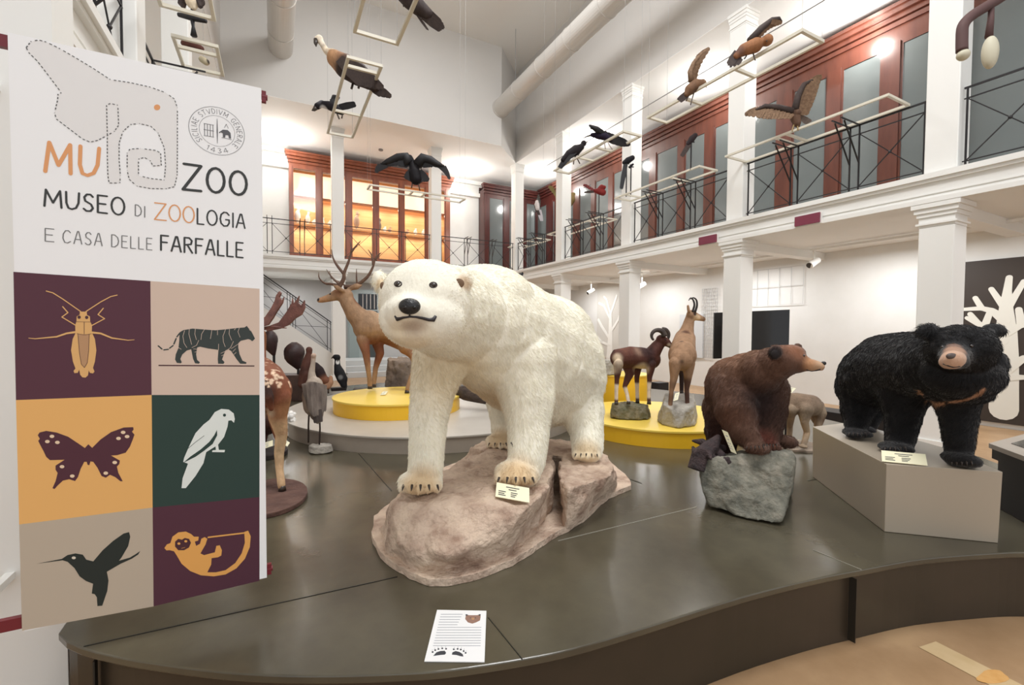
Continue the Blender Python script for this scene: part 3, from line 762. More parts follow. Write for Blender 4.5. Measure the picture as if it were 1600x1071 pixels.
# black display desk at right edge
dz = 0.80
dt = [PZ(a, c, dz) for a, c in ((1545, 693), (1640, 728), (1700, 690), (1610, 676))]
t = thing('display_desk', 'black display desk with grey sloping top at right edge', 'desk', tuple(Vector((dt[1].x, dt[1].y, 0))))
MB().prism([p-Vector((0, 0, 0.03)) for p in dt], (0, 0, 0.03)).build('desk_top', TAUPES, t)
cc = sum(dt, Vector())/4
MB().prism([cc+(p-cc)*0.55+Vector((0, 0, 0.001)) for p in dt], (0, 0, 0.003)).build('screen', BLACK, t)
MB().prism([cc+(p-cc)*0.93-Vector((0, 0, 0.10)) for p in dt], (0, 0, 0.068)).build('apron', IRON, t)
MB().prism([Vector(((cc+(p-cc)*0.80).x, (cc+(p-cc)*0.80).y, PT+0.002)) for p in dt], (0, 0, dz-PT-0.104)).build('cabinet', IRON, t)

def label_card(label, pts, z, D=None):
    """small folded cream text card lying on or leaning at its place"""
    q = [Vector(p) for p in pts]; q[2] = q[1]+q[3]-q[0]
    n = (q[1]-q[0]).cross(q[3]-q[0]).normalized()
    if n.dot(EYE-q[0]) < 0: n = -n
    t = thing('label_card', label, 'label', tuple(sum(q, Vector())/4))
    MB().prism(q, -n*0.003).build('card', CARD, t)
    m = MB(); ex = (q[1]-q[0]); ey = (q[3]-q[0])
    for f, a, c in ((0.2, 0.3, 0.7), (0.36, 0.38, 0.62), (0.55, 0.08, 0.3), (0.55, 0.45, 0.65), (0.68, 0.08, 0.26), (0.68, 0.45, 0.62), (0.8, 0.08, 0.3), (0.8, 0.45, 0.58)):
        p = q[0]+ex*a+ey*f+n*0.0008; r = q[0]+ex*c+ey*f+n*0.0008
        m.prism([p, r, r+ey*0.05, p+ey*0.05], n*0.0005)
    m.build('printed_lines', INKL if z == 0 else INK, t)
    return t

# ================================================================== POLAR BEAR
ROCKP = mat('pink_rock', (218, 196, 174), 0.85, (158, 130, 112), 6.0, bump=1.0, bscale=38, c3=(202, 178, 158), detail=14)
RT = 0.64
rk = thing('boulder', 'big pinkish brown rock base under the polar bear', 'rock', tuple(PZ(760, 800, PT)))
base = [(585, 815), (583, 850), (600, 880), (640, 905), (672, 918), (720, 913), (765, 901), (810, 880), (850, 853), (900, 824), (935, 795), (952, 780), (985, 766), (976, 748), (955, 730), (944, 716), (900, 720), (850, 723), (760, 724), (715, 729), (685, 742), (645, 770), (608, 795)]
bp = [PZ(v.x, v.y, PT) for v in smooth_poly([Vector((a, c, 0)) for a, c in base+[base[0]]], 4)[:-1]]
rnd = random.Random(3)
bp = [p + Vector((rnd.uniform(-.006, .006), rnd.uniform(-.006, .006), 0)) for p in bp]
MB().prism([p+Vector((0, 0, 0.001)) for p in bp], (0, 0, 0.035)).build('base_slab', ROCKP, rk, bevel=0.012)
def pz(l, z): return [PZ(a, c, z) for a, c in l]
A = pz([(612, 779), (640, 786), (700, 783), (770, 793), (828, 790), (858, 760), (866, 715), (850, 690), (800, 690), (750, 705), (700, 730), (640, 762)], 0.668) + \
    pz([(592, 835), (604, 868), (640, 892), (700, 896), (770, 884), (815, 858), (838, 832), (862, 800)], PT+0.02) + pz([(604, 800), (620, 850), (700, 868), (780, 852), (840, 800)], 0.52)
B_ = pz([(873, 722), (885, 706), (940, 706), (962, 730), (957, 742), (925, 752), (888, 762), (874, 750)], 0.655) + pz([(880, 830), (900, 822), (935, 788), (964, 762), (958, 740)], PT+0.02) + pz([(878, 790), (905, 795), (950, 750)], 0.52) + pz([(880, 722), (935, 720)], PT+0.02)
C_ = pz([(735, 698), (760, 686), (850, 684), (905, 687), (935, 700), (900, 712), (860, 712), (790, 712)], 0.65) + pz([(712, 732), (760, 726), (860, 724), (935, 722), (870, 760), (740, 760)], PT+0.02)
main_rock = hull_rock('rock', ROCKP, rk, [A, B_, C_], vox=0.012, smooth=1, amp=0.018, ns=7.5, keepz=PT+0.01)

PBW = (248, 243, 226)
PELT = pelt('fur_coat', 0.8, 0.10, 10.0, 0.5, 90.0, (1, 1, 0.4), sheen=0.2)
pb = thing('polar_bear', 'large cream white polar bear standing on the pink rock, head turned to the viewer', 'polar bear', tuple(PZ(760, 760, RT)))
chains = [
  [(748, 508, 2.72, 92), (790, 530, 2.95, 96), (822, 552, 3.15, 98), (852, 572, 3.40, 94)],
  [(730, 500, 2.60, 78), (700, 488, 2.35, 74), (672, 478, 2.14, 68)],
  [(690, 560, 2.52, 46), (676, 610, 2.50, 35), (669, 665, 2.47, 29), (666, 715, 2.44, 27), (664, 745, 2.43, 27)],
  [(812, 560, 2.76, 60), (824, 620, 2.70, 44), (826, 670, 2.65, 33), (824, 712, 2.60, 30), (818, 735, 2.58, 28)],
  [(890, 590, 3.35, 58), (908, 640, 3.28, 36), (917, 675, 3.18, 26), (918, 702, 3.10, 24)],
  [(805, 590, 3.45, 46), (788, 630, 3.50, 28), (787, 662, 3.50, 20), (788, 686, 3.46, 19)],
]
ells = [
  (667, 474, 2.12, 74, 0.22, 68), (661, 498, 2.04, 68, 0.18, 49), (645, 492, 1.96, 42, 0.14, 34), (642, 486, 1.90, 28, 0.11, 24),
  (640, 478, 1.86, 18, 0.09, 15), (650, 520, 1.98, 40, 0.12, 22),
  (757, 470, 2.75, 80, 0.30, 56), (836, 520, 3.3, 92, 0.3, 62),
  (657, 752, 2.42, 35, 0.12, 18), (808, 738, 2.53, 35, 0.12, 19), (917, 706, 3.10, 24, 0.12, 14), (783, 689, 3.40, 25, 0.12, 11),
  (594, 441, 2.17, 13, 0.035, 19, -14), (724, 442, 2.05, 15, 0.03, 17, 14), (606, 452, 2.14, 14, 0.05, 14), (712, 450, 2.14, 14, 0.05, 14),
]
# toes
for (px, py, D, w) in ((657, 757, 2.36, 30), (806, 744, 2.46, 30), (916, 709, 3.04, 20), (782, 692, 3.33, 20)):
    for i in range(5):
        f = (i-2)/2
        ells.append((px+f*w*0.9, py+3+2.0*(1-abs(f))*w/30, D-0.035+abs(f)*0.05, w*0.205, 0.06, w*0.32))
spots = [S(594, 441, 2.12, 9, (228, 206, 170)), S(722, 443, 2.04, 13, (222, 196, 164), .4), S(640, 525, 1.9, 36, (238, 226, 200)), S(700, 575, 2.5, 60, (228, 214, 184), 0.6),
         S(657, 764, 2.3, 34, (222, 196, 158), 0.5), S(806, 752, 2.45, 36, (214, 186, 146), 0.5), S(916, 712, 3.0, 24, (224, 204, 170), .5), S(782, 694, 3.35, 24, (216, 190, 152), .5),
         S(770, 600, 2.9, 60, (226, 208, 176), 0.6), S(880, 630, 3.3, 30, (232, 216, 184), .6)] + [S(px+(i-1.5)*w*.45, py+2, D-.03, w*.085, (150, 118, 88), .6) for px, py, D, w in ((657, 759, 2.33, 30), (806, 746, 2.43, 30), (916, 710, 3.02, 20), (782, 693, 3.31, 20)) for i in range(4)] + [ S(640, 500, 1.86, 14, (205, 190, 170), .5), S(648, 508, 1.88, 17, (176, 156, 138), .8)]  # toe-gap spots paint shade and dirt into the coat; chin spots paint shade
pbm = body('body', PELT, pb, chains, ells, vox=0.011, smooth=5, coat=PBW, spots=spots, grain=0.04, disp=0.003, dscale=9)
tree = bvh(pbm)
# nose, lips, eyes, claws
p, n_ = HIT(tree, 640, 479)
k = MB(); k.ball(p+(p-EYE).normalized()*0.012, (0.044, 0.032, 0.033), 20, 14, VM); nose = k.build('nose', NOSE, pb, smooth=True)
k = MB()
for px in (633.5, 647): k.ball(p+R0*((px-640)*1.9/FPX)-(p-EYE).normalized()*0.016+Vector((0, 0, -0.004)), (0.008, 0.006, 0.006), 10, 8, VM)
k.build('nostrils', BLACK, nose, smooth=True)
k = MB(); q = []
for a, c in ((617, 494), (621, 499), (630, 496.5), (640, 495), (650, 495.5), (660, 497.5), (670, 500), (677, 500), (681, 494)):
    h, _ = HIT(tree, a, c, 0.001)
    if h: q.append(h)
k.tube(q, [0.004, 0.009, 0.0055, 0.005, 0.005, 0.006, 0.007, 0.010, 0.006][:len(q)], 10); k.build('lips', LIPM, pb, smooth=True)
for a, c in ((640, 487), ):
    k = MB(); q = [HIT(tree, 640, y, 0.001)[0] for y in (487, 491, 496)]; k.tube(q, 0.0035, 8); k.build('nose_groove', LIPM, pb)
for a, c in ((622, 444), (677, 445.5)):
    h, _ = HIT(tree, a, c); e = MB().ball(h+(h-EYE).normalized()*0.004, (0.0135, 0.012, 0.0105), 14, 10, VM).build('eye', EYEM, pb, smooth=True)
    k = MB(); q = [HIT(tree, a+9*math.cos(t)*(0.62), c+9*0.45*math.sin(t), 0.0)[0] for t in np.linspace(0, 2*math.pi, 13)]
    k.tube(q, 0.0032, 6, caps=False); k.build('eyelid', mat('lid', (44, 32, 28), 0.5), e, smooth=True)
for a, c, rx, ry in ((717, 443, 8, 7), (598, 447, 4, 6)):
    h, _ = HIT(tree, a, c); MB().ball(h+(h-EYE).normalized()*0.004, (rx*2.15/FPX, 0.008, ry*2.15/FPX), 14, 10, VM).build('inner_ear', mat('inner_ear', (118, 92, 70), 0.8), pb, smooth=True)
def claws(tree, parent, px, py, w, n=5, L=0.045, r=0.008, m=CLAW, D=None):
    for i in range(n):
        f = (i-(n-1)/2)/((n-1)/2); x = px+f*w
        h, nn = HIT(tree, x, py-3*(1-abs(f))*0)
        if h is None: continue
        d = ((EYE-h).normalized()*0.8); d.z = 0; d.normalize(); d = (d*0.62 + R0*f*0.25 + Vector((0, 0, -0.55))).normalized()
        s = h - d*0.012
        MB().tube([s, s+d*L*0.5+Vector((0, 0, 0.004)), s+d*L], [r, r*0.75, r*0.12], 8).build('claw', m, parent, smooth=True)
claws(tree, pb, 657, 762, 27, L=0.034, r=0.0075); claws(tree, pb, 806, 750, 27, L=0.034, r=0.0075); claws(tree, pb, 916, 712, 17, L=0.028, r=0.0055); claws(tree, pb, 782, 695, 18, L=0.028, r=0.0055)
HAIRM = bpy.data.materials.new('fur_strands'); HAIRM.use_nodes = True; nt = HAIRM.node_tree; b_ = nt.nodes['Principled BSDF']
b_.inputs['Roughness'].default_value = 0.6; b_.inputs['Specular IOR Level'].default_value = 0.3
at = nt.nodes.new('ShaderNodeAttribute'); at.attribute_name = 'coat'; nt.links.new(at.outputs['Color'], b_.inputs['Base Color'])
ax = (F0*0.9+R0*0.45).normalized()
hc = np.array(W(667, 478, 2.1))
def flow_pb(P):
    f = np.tile(np.array([ax.x*0.8, ax.y*0.8, -0.55]), (len(P), 1))
    d = P-np.array(W(642, 482, 1.80)); dist = np.linalg.norm(d, axis=1)
    w = np.clip(1.35-dist/0.42, 0, 1)[:, None]
    low = np.clip((1.05-P[:, 2])/0.25, 0, 1)[:, None]
    f = f*(1-low) + np.array([0, 0, -1.0])*low
    return f*(1-w) + (d/(dist[:, None]+1e-6))*w
nosep = np.array(W(640, 480, 1.80)); eyes = [np.array(HIT(tree, 622, 444)[0]), np.array(HIT(tree, 677, 445.5)[0])]; lipq = [np.array(HIT(tree, a, 499)[0]) for a in (618, 628, 640, 652, 664, 678)]
def skip_pb(P):
    m_ = np.linalg.norm(P-nosep, axis=1) < 0.055
    for e in eyes: m_ |= np.linalg.norm(P-e, axis=1) < 0.02
    for e in lipq: m_ |= np.linalg.norm(P-e, axis=1) < 0.016
    return m_
def lenf_pb(P):
    d = np.linalg.norm(P-np.array(W(642, 482, 1.84)), axis=1)
    paw = np.clip((P[:, 2]-RT)/0.14, 0.35, 1)
    return np.clip(d/0.38, 0.22, 1)*paw
fur('fur', pbm, HAIRM, pb, 80000, 0.030, flow_pb, lift=0.28, rad=0.0010, skip=skip_pb, lenf=lenf_pb)
label_card('cream text card on the rock by the polar bear\'s front paw', [W(776, 754, 2.40), W(827, 763, 2.36), W(826, 788, 2.27), W(774, 776, 2.30)], 1)

# ================================================================== BROWN BEAR
ROCKG = mat('grey_green_rock', (84, 84, 76), 0.85, (152, 146, 132), 9, bump=1.0, bscale=26, c3=(122, 120, 108), detail=12)
t = thing('boulder', 'grey green rock block under the brown bear', 'rock', tuple(PZ(1165, 800, PT)))
K = [W(1108, 716, 3.0), W(1140, 708, 2.98), W(1200, 705, 2.9), W(1243, 708, 2.84), W(1246, 722, 2.82), W(1242, 770, 2.78), PZ(1219, 822, PT+0.01), PZ(1150, 808, PT+0.01), PZ(1108, 795, PT+0.01), W(1092, 760, 2.98), W(1090, 735, 3.02),
     W(1115, 712, 3.4), W(1236, 704, 3.3), PZ(1110, 762, PT+0.01), PZ(1236, 770, PT+0.01)]
hull_rock('rock', ROCKG, t, [K], vox=0.016, smooth=1, amp=0.02, ns=7.5, keepz=PT+0.003)
t = thing('driftwood', 'dark gnarled wood beside the brown bear, left on the rock', 'wood', tuple(W(1105, 720, 3.1)))
m = MB(); r_ = random.Random(5)
for i in range(16):
    a = W(1088+i*2.6, 722-r_.uniform(0, 34)*(1-abs(i-8)/12), 3.06+r_.uniform(-.05, .1)); d = Vector((r_.uniform(-1, 1), r_.uniform(-1, 1), r_.uniform(-.6, 1))).normalized()*r_.uniform(0.05, 0.11)
    m.tube([a-d, a+d*0.2+Vector((0, 0, 0.02)), a+d], [0.022, 0.028, 0.008], 7)
m.tube([W(1088, 735, 3.04), W(1094, 712, 3.06), W(1112, 698, 3.08), W(1124, 682, 3.12)], [0.06, 0.06, 0.05, 0.02], 10)
o = m.build('wood', mat('dark_bark', (74, 58, 58), 0.85, (44, 36, 38), 18, bump=0.8), t); bake(o, [('REMESH', dict(mode='VOXEL', voxel_size=0.008))]); o.data.polygons.foreach_set('use_smooth', [True]*len(o.data.polygons))
if not o.data.materials: o.data.materials.append(mat('dark_bark', (74, 58, 58)))
BB = (92, 64, 50)
bb = thing('brown_bear', 'reddish brown bear on the grey green rock looking right', 'bear', tuple(W(1180, 704, 3.1)))
chains = [
  [(1150, 622, 3.45, 44), (1152, 604, 3.32, 47), (1168, 596, 3.20, 44), (1186, 583, 3.10, 36)],
  [(1186, 583, 3.10, 34), (1206, 572, 3.02, 28), (1224, 564, 2.96, 25)],
  [(1224, 565, 2.96, 24), (1246, 566, 2.92, 17), (1264, 570, 2.88, 10.5), (1281, 573, 2.85, 7.5)],
  [(1152, 610, 3.2, 38), (1150, 640, 3.12, 32), (1160, 672, 3.05, 24), (1176, 692, 2.98, 16)],
  [(1192, 610, 3.2, 38), (1198, 640, 3.15, 29), (1199, 672, 3.10, 22), (1198, 690, 3.04, 17)],
  [(1138, 640, 3.50, 38), (1130, 672, 3.50, 27), (1126, 702, 3.45, 20)],
  [(1175, 640, 3.40, 40), (1180, 670, 3.40, 30)],
]
ells = [(1184, 699, 2.93, 18, 0.08, 8), (1203, 696, 3.0, 15, 0.08, 8), (1212, 551, 2.86, 11, 0.03, 12), (1246, 543, 3.03, 8, 0.02, 7), (1232, 552, 2.97, 24, 0.09, 13), (1228, 690, 3.35, 16, .08, 9)]
spots = [S(1276, 571, 2.86, 15, (186, 152, 122)), S(1262, 568, 2.88, 11, (178, 130, 92), .5), S(1212, 551, 2.84, 10, (34, 24, 24), .2), S(1165, 560, 3.25, 42, (140, 102, 78), .6), S(1132, 600, 3.4, 26, (120, 84, 64), .6),
         S(1182, 622, 3.1, 34, (44, 29, 27), .6), S(1192, 655, 3.15, 32, (48, 31, 28), .6), S(1130, 680, 3.4, 34, (58, 34, 30), .6), S(1240, 550, 2.92, 18, (128, 84, 60), .5), S(1150, 650, 3.1, 22, (104, 62, 44), .6), S(1195, 690, 3.0, 18, (98, 52, 40), .5)]
bbm = body('body', PELT, bb, chains, ells, vox=0.011, smooth=5, coat=BB, spots=spots, grain=0.08, disp=0.006, dscale=9)
tree = bvh(bbm)
h, _ = HIT(tree, 1285, 567); MB().ball(h if h else W(1287, 568, 2.84), (0.014, 0.016, 0.013), 14, 10, VM).build('nose', NOSE, bb, smooth=True)
q = [HIT(tree, a, c, 0.0)[0] for a, c in ((1260, 578), (1268, 580), (1276, 579), (1282, 577))]; q = [x for x in q if x]
if len(q) > 1: MB().tube(q, 0.0045, 8).build('lips', LIPM, bb, smooth=True)
h, _ = HIT(tree, 1256, 556); MB().ball(h, 0.0075, 12, 8).build('eye', EYEM, bb, smooth=True)
h, _ = HIT(tree, 1211, 554)
if h: MB().ball(h, (0.028, 0.012, 0.03), 12, 8, VM).build('inner_ear', mat('black_ear', (28, 20, 20), 0.9), bb, smooth=True)
def flow_bb(P):
    f = np.tile(np.array([-R0.x*0.7, -R0.y*0.7, -0.75]), (len(P), 1)); return f
def lenf_bb(P):
    d = np.linalg.norm(P-np.array(W(1275, 572, 2.86)), axis=1); return np.clip(d/0.35, 0.15, 1)
fur('fur', bbm, HAIRM, bb, 36000, 0.030, flow_bb, lift=0.3, rad=0.0009, lenf=lenf_bb, seed=2, skip=lambda P: np.linalg.norm(P-np.array(W(1278, 571, 2.86)), axis=1) < 0.07)
claws(tree, bb, 1180, 700, 13, L=0.03, r=0.006); claws(tree, bb, 1203, 697, 10, L=0.03, r=0.006)
label_card('cream text card leaning beside the brown bear\'s left leg', [W(1128, 672, 3.02), W(1137, 676, 3.0), W(1151, 706, 2.98), W(1142, 706, 3.0)], 0)

# ================================================================== BLACK BEAR
kb = thing('black_bear', 'black bear with tan muzzle and chest band standing on the angular plinth', 'bear', tuple(PZ(1440, 705, BPZ)))
chains = [
  [(1368, 588, 3.30, 50), (1392, 575, 3.15, 54), (1428, 572, 2.92, 54), (1462, 572, 2.70, 52)],
  [(1465, 568, 2.68, 50), (1490, 560, 2.52, 44)],
  [(1494, 558, 2.42, 26), (1491, 556, 2.30, 18), (1490, 563, 2.22, 14)], [(1480, 566, 2.26, 11), (1503, 567, 2.26, 11)],
  [(1492, 620, 2.68, 32), (1497, 650, 2.66, 24), (1498, 685, 2.63, 19), (1500, 708, 2.62, 17)],
  [(1412, 612, 2.98, 36), (1410, 650, 2.95, 24), (1408, 680, 2.93, 20), (1404, 697, 2.92, 18)],
  [(1350, 606, 3.38, 38), (1341, 640, 3.36, 23), (1337, 664, 3.32, 16)],
  [(1384, 606, 3.55, 34), (1366, 640, 3.58, 16), (1360, 664, 3.56, 11)],
]
ells = [(1503, 546, 2.42, 46, 0.14, 38), (1505, 590, 2.48, 55, 0.14, 34), (1502, 612, 2.55, 42, 0.12, 20), (1450, 518, 2.47, 18, 0.03, 12, -12), (1554, 516, 2.47, 19, 0.03, 11, 12), (1466, 524, 2.46, 12, .04, 10), (1540, 522, 2.46, 12, .04, 10),
        (1502, 718, 2.58, 21, 0.10, 12), (1400, 700, 2.86, 23, 0.10, 8), (1340, 677, 3.24, 19, 0.10, 7), (1350, 672, 3.5, 15, 0.09, 6), (1548, 570, 2.5, 16, .08, 24), (1460, 585, 2.5, 16, .08, 24)]
for (px, py, D, w) in ((1503, 723, 2.55, 17), (1399, 702, 2.79, 18), (1340, 679, 3.17, 15)):
    for i in range(5):
        f = (i-2)/2; ells.append((px+f*w*0.9, py+1.5, D+abs(f)*0.04, w*0.25, 0.035, w*0.30))
KB = (20, 19, 21)
spots = [S(1489, 563, 2.21, 22, (186, 150, 126), .15), S(1492, 549, 2.26, 13, (160, 122, 98), .3), S(1491, 540, 2.3, 9, (120, 90, 74), .4),
         ] + [S(a, c, 2.47, 5.5, (150, 104, 76), .35) for a, c in ((1438, 614), (1444, 621), (1451, 627), (1459, 630), (1468, 631), (1477, 630), (1486, 629), (1495, 628), (1504, 627), (1513, 625), (1521, 622), (1529, 618), (1535, 613))]
kbm = body('body', PELT, kb, chains, ells, vox=0.011, smooth=5, coat=KB, spots=spots, grain=0.1, disp=0.006, dscale=10)
tree = bvh(kbm)
# chest band painted where it shows
bandpts = [HIT(tree, a, c)[0] for a, c in ((1437, 612), (1442, 619), (1449, 626), (1457, 630), (1465, 632), (1474, 631), (1483, 629), (1492, 628), (1501, 627), (1510, 625), (1518, 622), (1526, 618), (1533, 613), (1537, 608))]
bandpts = [b for b in bandpts if b is not None]
fine = [a.lerp(c, f) for a, c in zip(bandpts, bandpts[1:]) if (a-c).length < 0.2 for f in (0, .33, .66)]
paint(kbm, KB, spots[:3] + [(p, 0.011, (178, 132, 100), .4) for p in fine], 0.1)
h, _ = HIT(tree, 1487, 557); nb = MB().ball(h+(h-EYE).normalized()*0.004, (0.026, 0.014, 0.016), 14, 10, VM).build('nose', mat('grey_nose', (84, 72, 68), 0.5), kb, smooth=True)
q = [HIT(tree, a, c, 0.0)[0] for a, c in ((1474, 569), (1482, 572), (1489, 574), (1498, 573), (1508, 571))]; q = [x for x in q if x]
MB().tube(q, 0.004, 8).build('lips', LIPM, kb, smooth=True)
for a, c in ((1473, 543), (1518, 541)):
    h, _ = HIT(tree, a, c); MB().ball(h, 0.0085, 12, 8).build('eye', EYEM, kb, smooth=True)
claws(tree, kb, 1503, 724, 15, L=0.03, r=0.006); claws(tree, kb, 1399, 702, 16, L=0.03, r=0.006); claws(tree, kb, 1340, 679, 13, L=0.03, r=0.006)
hd = np.array(W(1500, 560, 2.40))
def flow_kb(P):
    f = np.tile(np.array([F0.x*0.3-R0.x*0.5, F0.y*0.3-R0.y*0.5, -0.7]), (len(P), 1)); d = P-np.array(W(1490, 562, 2.22)); dist = np.linalg.norm(d, axis=1)
    w = np.clip(1.4-dist/0.32, 0, 1)[:, None]; return f*(1-w)+d/(dist[:, None]+1e-6)*w
def lenf_kb(P):
    d = np.linalg.norm(P-np.array(W(1490, 562, 2.22)), axis=1); paw = np.clip((P[:, 2]-BPZ)/0.12, 0.3, 1)
    ruff = 1+0.9*np.clip(1-np.abs(d-0.24)/0.10, 0, 1); return np.clip(d/0.22, 0.15, 1)*paw*ruff
fur('fur', kbm, HAIRM, kb, 45000, 0.026, flow_kb, lift=0.35, rad=0.0009, lenf=lenf_kb, seed=3, skip=lambda P: np.linalg.norm(P-np.array(W(1489, 560, 2.20)), axis=1) < 0.06)
label_card('cream text card on the angular plinth before the black bear', [W(1377, 704, 2.74), W(1446, 710, 2.66), W(1447, 727, 2.58), W(1378, 721, 2.65)], 1)
# ================================================================== OTHER MAMMALS
def prim(o): return o
DEER = pelt('short_coat', 0.7, 0.26, 22.0, 0.6, 90.0, (1, 1, 0.45))
def hoof(t, px, py, D, w=4, h=5, m=None):
    c = W(px, py, D); k = D/FPX
    MB().tube([c+Vector((0, 0, h*k)), c], [w*k*0.8, w*k], 10).build('hoof', m or CLAW, t, smooth=True)
def eye(t, tree, px, py, r=0.009):
    h, _ = HIT(tree, px, py)
    if h: MB().ball(h, r, 12, 8).build('eye', EYEM, t, smooth=True)
def tine(m, pts, D, r0, r1=0.003, dd=0.0):
    q = [W(a, c, D+dd*i) for i, (a, c) in enumerate(pts)]; n = len(q)
    qs = smooth_poly(q, 4) if n > 2 else q
    N = len(qs); m.tube(qs, [r0+(r1-r0)*(i/(N-1))**1.4 for i in range(N)], 8)

# ---- stag on the yellow plinth
st = thing('red_deer_stag', 'tan stag with large branched antlers on the low yellow plinth', 'deer', tuple(W(600, 612, 6.0)))
D = 5.95
ch = [[(574, 512, D, 22), (596, 512, D+.15, 23), (620, 522, D+.3, 22), (643, 532, D+.4, 22)],
      [(570, 505, D, 20), (556, 492, D-.03, 15), (546, 477, D-.05, 12), (540, 466, D-.05, 11)],
      [(541, 463, D-.05, 11), (527, 461, D-.08, 9), (514, 466, D-.1, 6), (503, 469, D-.12, 4.6), (499, 469.5, D-.12, 4)],
      [(567, 530, D-.08, 10), (572, 552, D-.08, 6), (575, 575, D-.06, 4.2), (577, 590, D-.03, 3.6), (578, 603, D, 3.8)],
      [(588, 530, D+.15, 10), (594, 552, D+.15, 6.5), (587, 575, D+.15, 4.2), (584, 600, D+.17, 3.6)],
      [(636, 540, D-.05, 15), (646, 556, D-.1, 7), (650, 572, D-.1, 4.6), (642, 592, D-.12, 4), (637, 608, D-.15, 4)],
      [(650, 540, D+.5, 15), (655, 560, D+.5, 7), (654, 585, D+.5, 4.5), (652, 602, D+.5, 4)],
      [(545, 452, D, 3), (557, 448, D, 5), (565, 446, D+.02, 1.5)], [(536, 455, D-.15, 3), (526, 449, D-.2, 3.6), (521, 446, D-.2, 1.2)]]
sp = [S(578, 545, D, 22, (122, 76, 56), .5), S(600, 552, D+.1, 26, (120, 74, 54), .5), S(640, 556, D, 20, (140, 92, 66), .5), S(530, 456, D-.1, 9, (140, 98, 70), .5), S(506, 469, D-.12, 8, (176, 134, 100), .4),
      S(560, 470, D, 10, (122, 74, 50), .5), S(598, 498, D+.1, 20, (184, 154, 124), .6), S(565, 565, D, 16, (136, 90, 66), .5)]
o = body('body', DEER, st, ch, [(578, 512, D+.02, 22, 0.16, 27), (642, 528, D+.4, 20, 0.17, 26)], vox=0.011, smooth=4, coat=(158, 126, 98), spots=sp, grain=0.12)
tr_ = bvh(o); eye(st, tr_, 516, 459.5, 0.014); h, _ = HIT(tr_, 499.5, 468)
MB().ball(W(498, 468.5, D-.14), (0.018, 0.018, 0.02), 10, 8).build('nose', NOSE, st, smooth=True)
m = MB(); Da = D-0.06
for p, r0 in (([(530, 449), (537, 436), (538, 426), (545, 408), (549, 391), (547, 378)], .028), ([(532, 447), (517, 444), (508, 443), (499, 435), (498, 425)], .02), ([(531, 445), (519, 434), (510, 421)], .016), ([(537, 428), (526, 414), (520, 402), (518, 390)], .02), ([(549, 394), (556, 385), (564, 376)], .016)): tine(m, p, Da-.1, r0)
m.build('antler', HORN, st, smooth=True)
m = MB()
for p, r0 in (([(538, 449), (556, 446), (573, 434), (582, 419), (586, 406), (588, 398)], .028), ([(558, 445), (557, 432), (557, 420)], .013), ([(583, 414), (581, 400), (575, 390)], .015), ([(586, 406), (592, 398), (596, 395)], .014), ([(540, 447), (528, 440), (516, 434)], .012)): tine(m, p, Da+.1, r0)
m.build('antler', HORN, st, smooth=True)
for a, c, d in ((578, 608, D), (584, 605, D+.17), (636, 615, D-.15), (652, 606, D+.5)): hoof(st, a, c, d)
label_card('small cream text card on the yellow plinth between the stag\'s legs', [W(598, 612, 5.75), W(606, 611.5, 5.75), W(612, 616.5, 5.62), W(594, 617.5, 5.58)], 0)

# ---- wild sheep (mouflon)
mo = thing('wild_sheep', 'dark brown wild sheep with curled horns and white rump on a mossy rock', 'sheep', tuple(W(990, 640, 5.1)))
D = 5.0; DB = (84, 50, 42)
ch = [[(968, 560, D, 15), (985, 558, D+.03, 16.5), (1003, 560, D+.06, 17), (1017, 562, D+.1, 15)],
      [(1017, 556, D+.08, 13), (1026, 543, D+.08, 10), (1033, 534, D+.08, 8)],
      [(1033, 531, D+.06, 8), (1041, 535, D+.06, 6.5), (1048, 541, D+.06, 4)],
      [(966, 570, D-.12, 8), (964, 592, D-.12, 4), (963, 612, D-.12, 3), (963, 629, D-.12, 3)],
      [(982, 570, D+.1, 11), (984, 584, D+.08, 7), (976, 604, D+.05, 3.6), (980, 617, D+.03, 3), (982, 628, D, 3)],
      [(997, 570, D+.2, 7), (995, 590, D+.2, 4), (995.5, 610, D+.2, 3), (996, 626, D+.2, 3)],
      [(1017, 570, D, 8), (1015, 590, D, 4), (1014, 610, D, 3), (1014, 628, D, 3)], [(961, 550, D, 4), (958, 558, D, 2)]]
sp = [S(964, 560, D-.1, 8, (206, 186, 160), .5), S(966, 570, D-.12, 8, (206, 188, 162), .5), S(963, 578, D-.1, 8, (206, 186, 160), .4), S(998, 549, D-.04, 8, (134, 106, 90), .7), S(1002, 576, D, 11, (196, 176, 150), .4),
      S(1010, 550, D, 12, (56, 34, 32), .5), S(1015, 565, D, 9, (50, 32, 30), .5), S(1047, 541, D, 5, (206, 190, 168), .3), S(976, 552, D, 13, (104, 64, 50), .6)] + \
     [S(a, c, d, 7, (226, 208, 188), .3) for a, c, d in ((963, 607, D-.12), (963, 618, D-.12), (978, 612, D+.04), (982, 622, D), (995, 605, D+.2), (996, 616, D+.2), (1014, 604, D), (1014, 616, D))] + [S(960, 552, D, 5, (60, 36, 32), .3)]
o = body('body', DEER, mo, ch, [], vox=0.009, smooth=3, coat=DB, spots=sp, grain=0.1)
m = MB(); q = [W(1028+10*math.cos(t), 525+9*math.sin(t), D-0.02*i/10) for i, t in enumerate(np.linspace(0.1, -4.0, 16))]
m.tube(q, list(np.linspace(0.034, 0.012, 16)), 10); m.build('horn', HORNB, mo, smooth=True)
m = MB(); q = [W(1036+8*math.cos(t)+1, 524+9*math.sin(t), D+.16) for t in np.linspace(-1.8, 2.0, 14)]; m.tube(q, list(np.linspace(0.028, 0.010, 14)), 10); m.build('horn', HORNB, mo, smooth=True)
eye(mo, bvh(o), 1040, 531, 0.008)
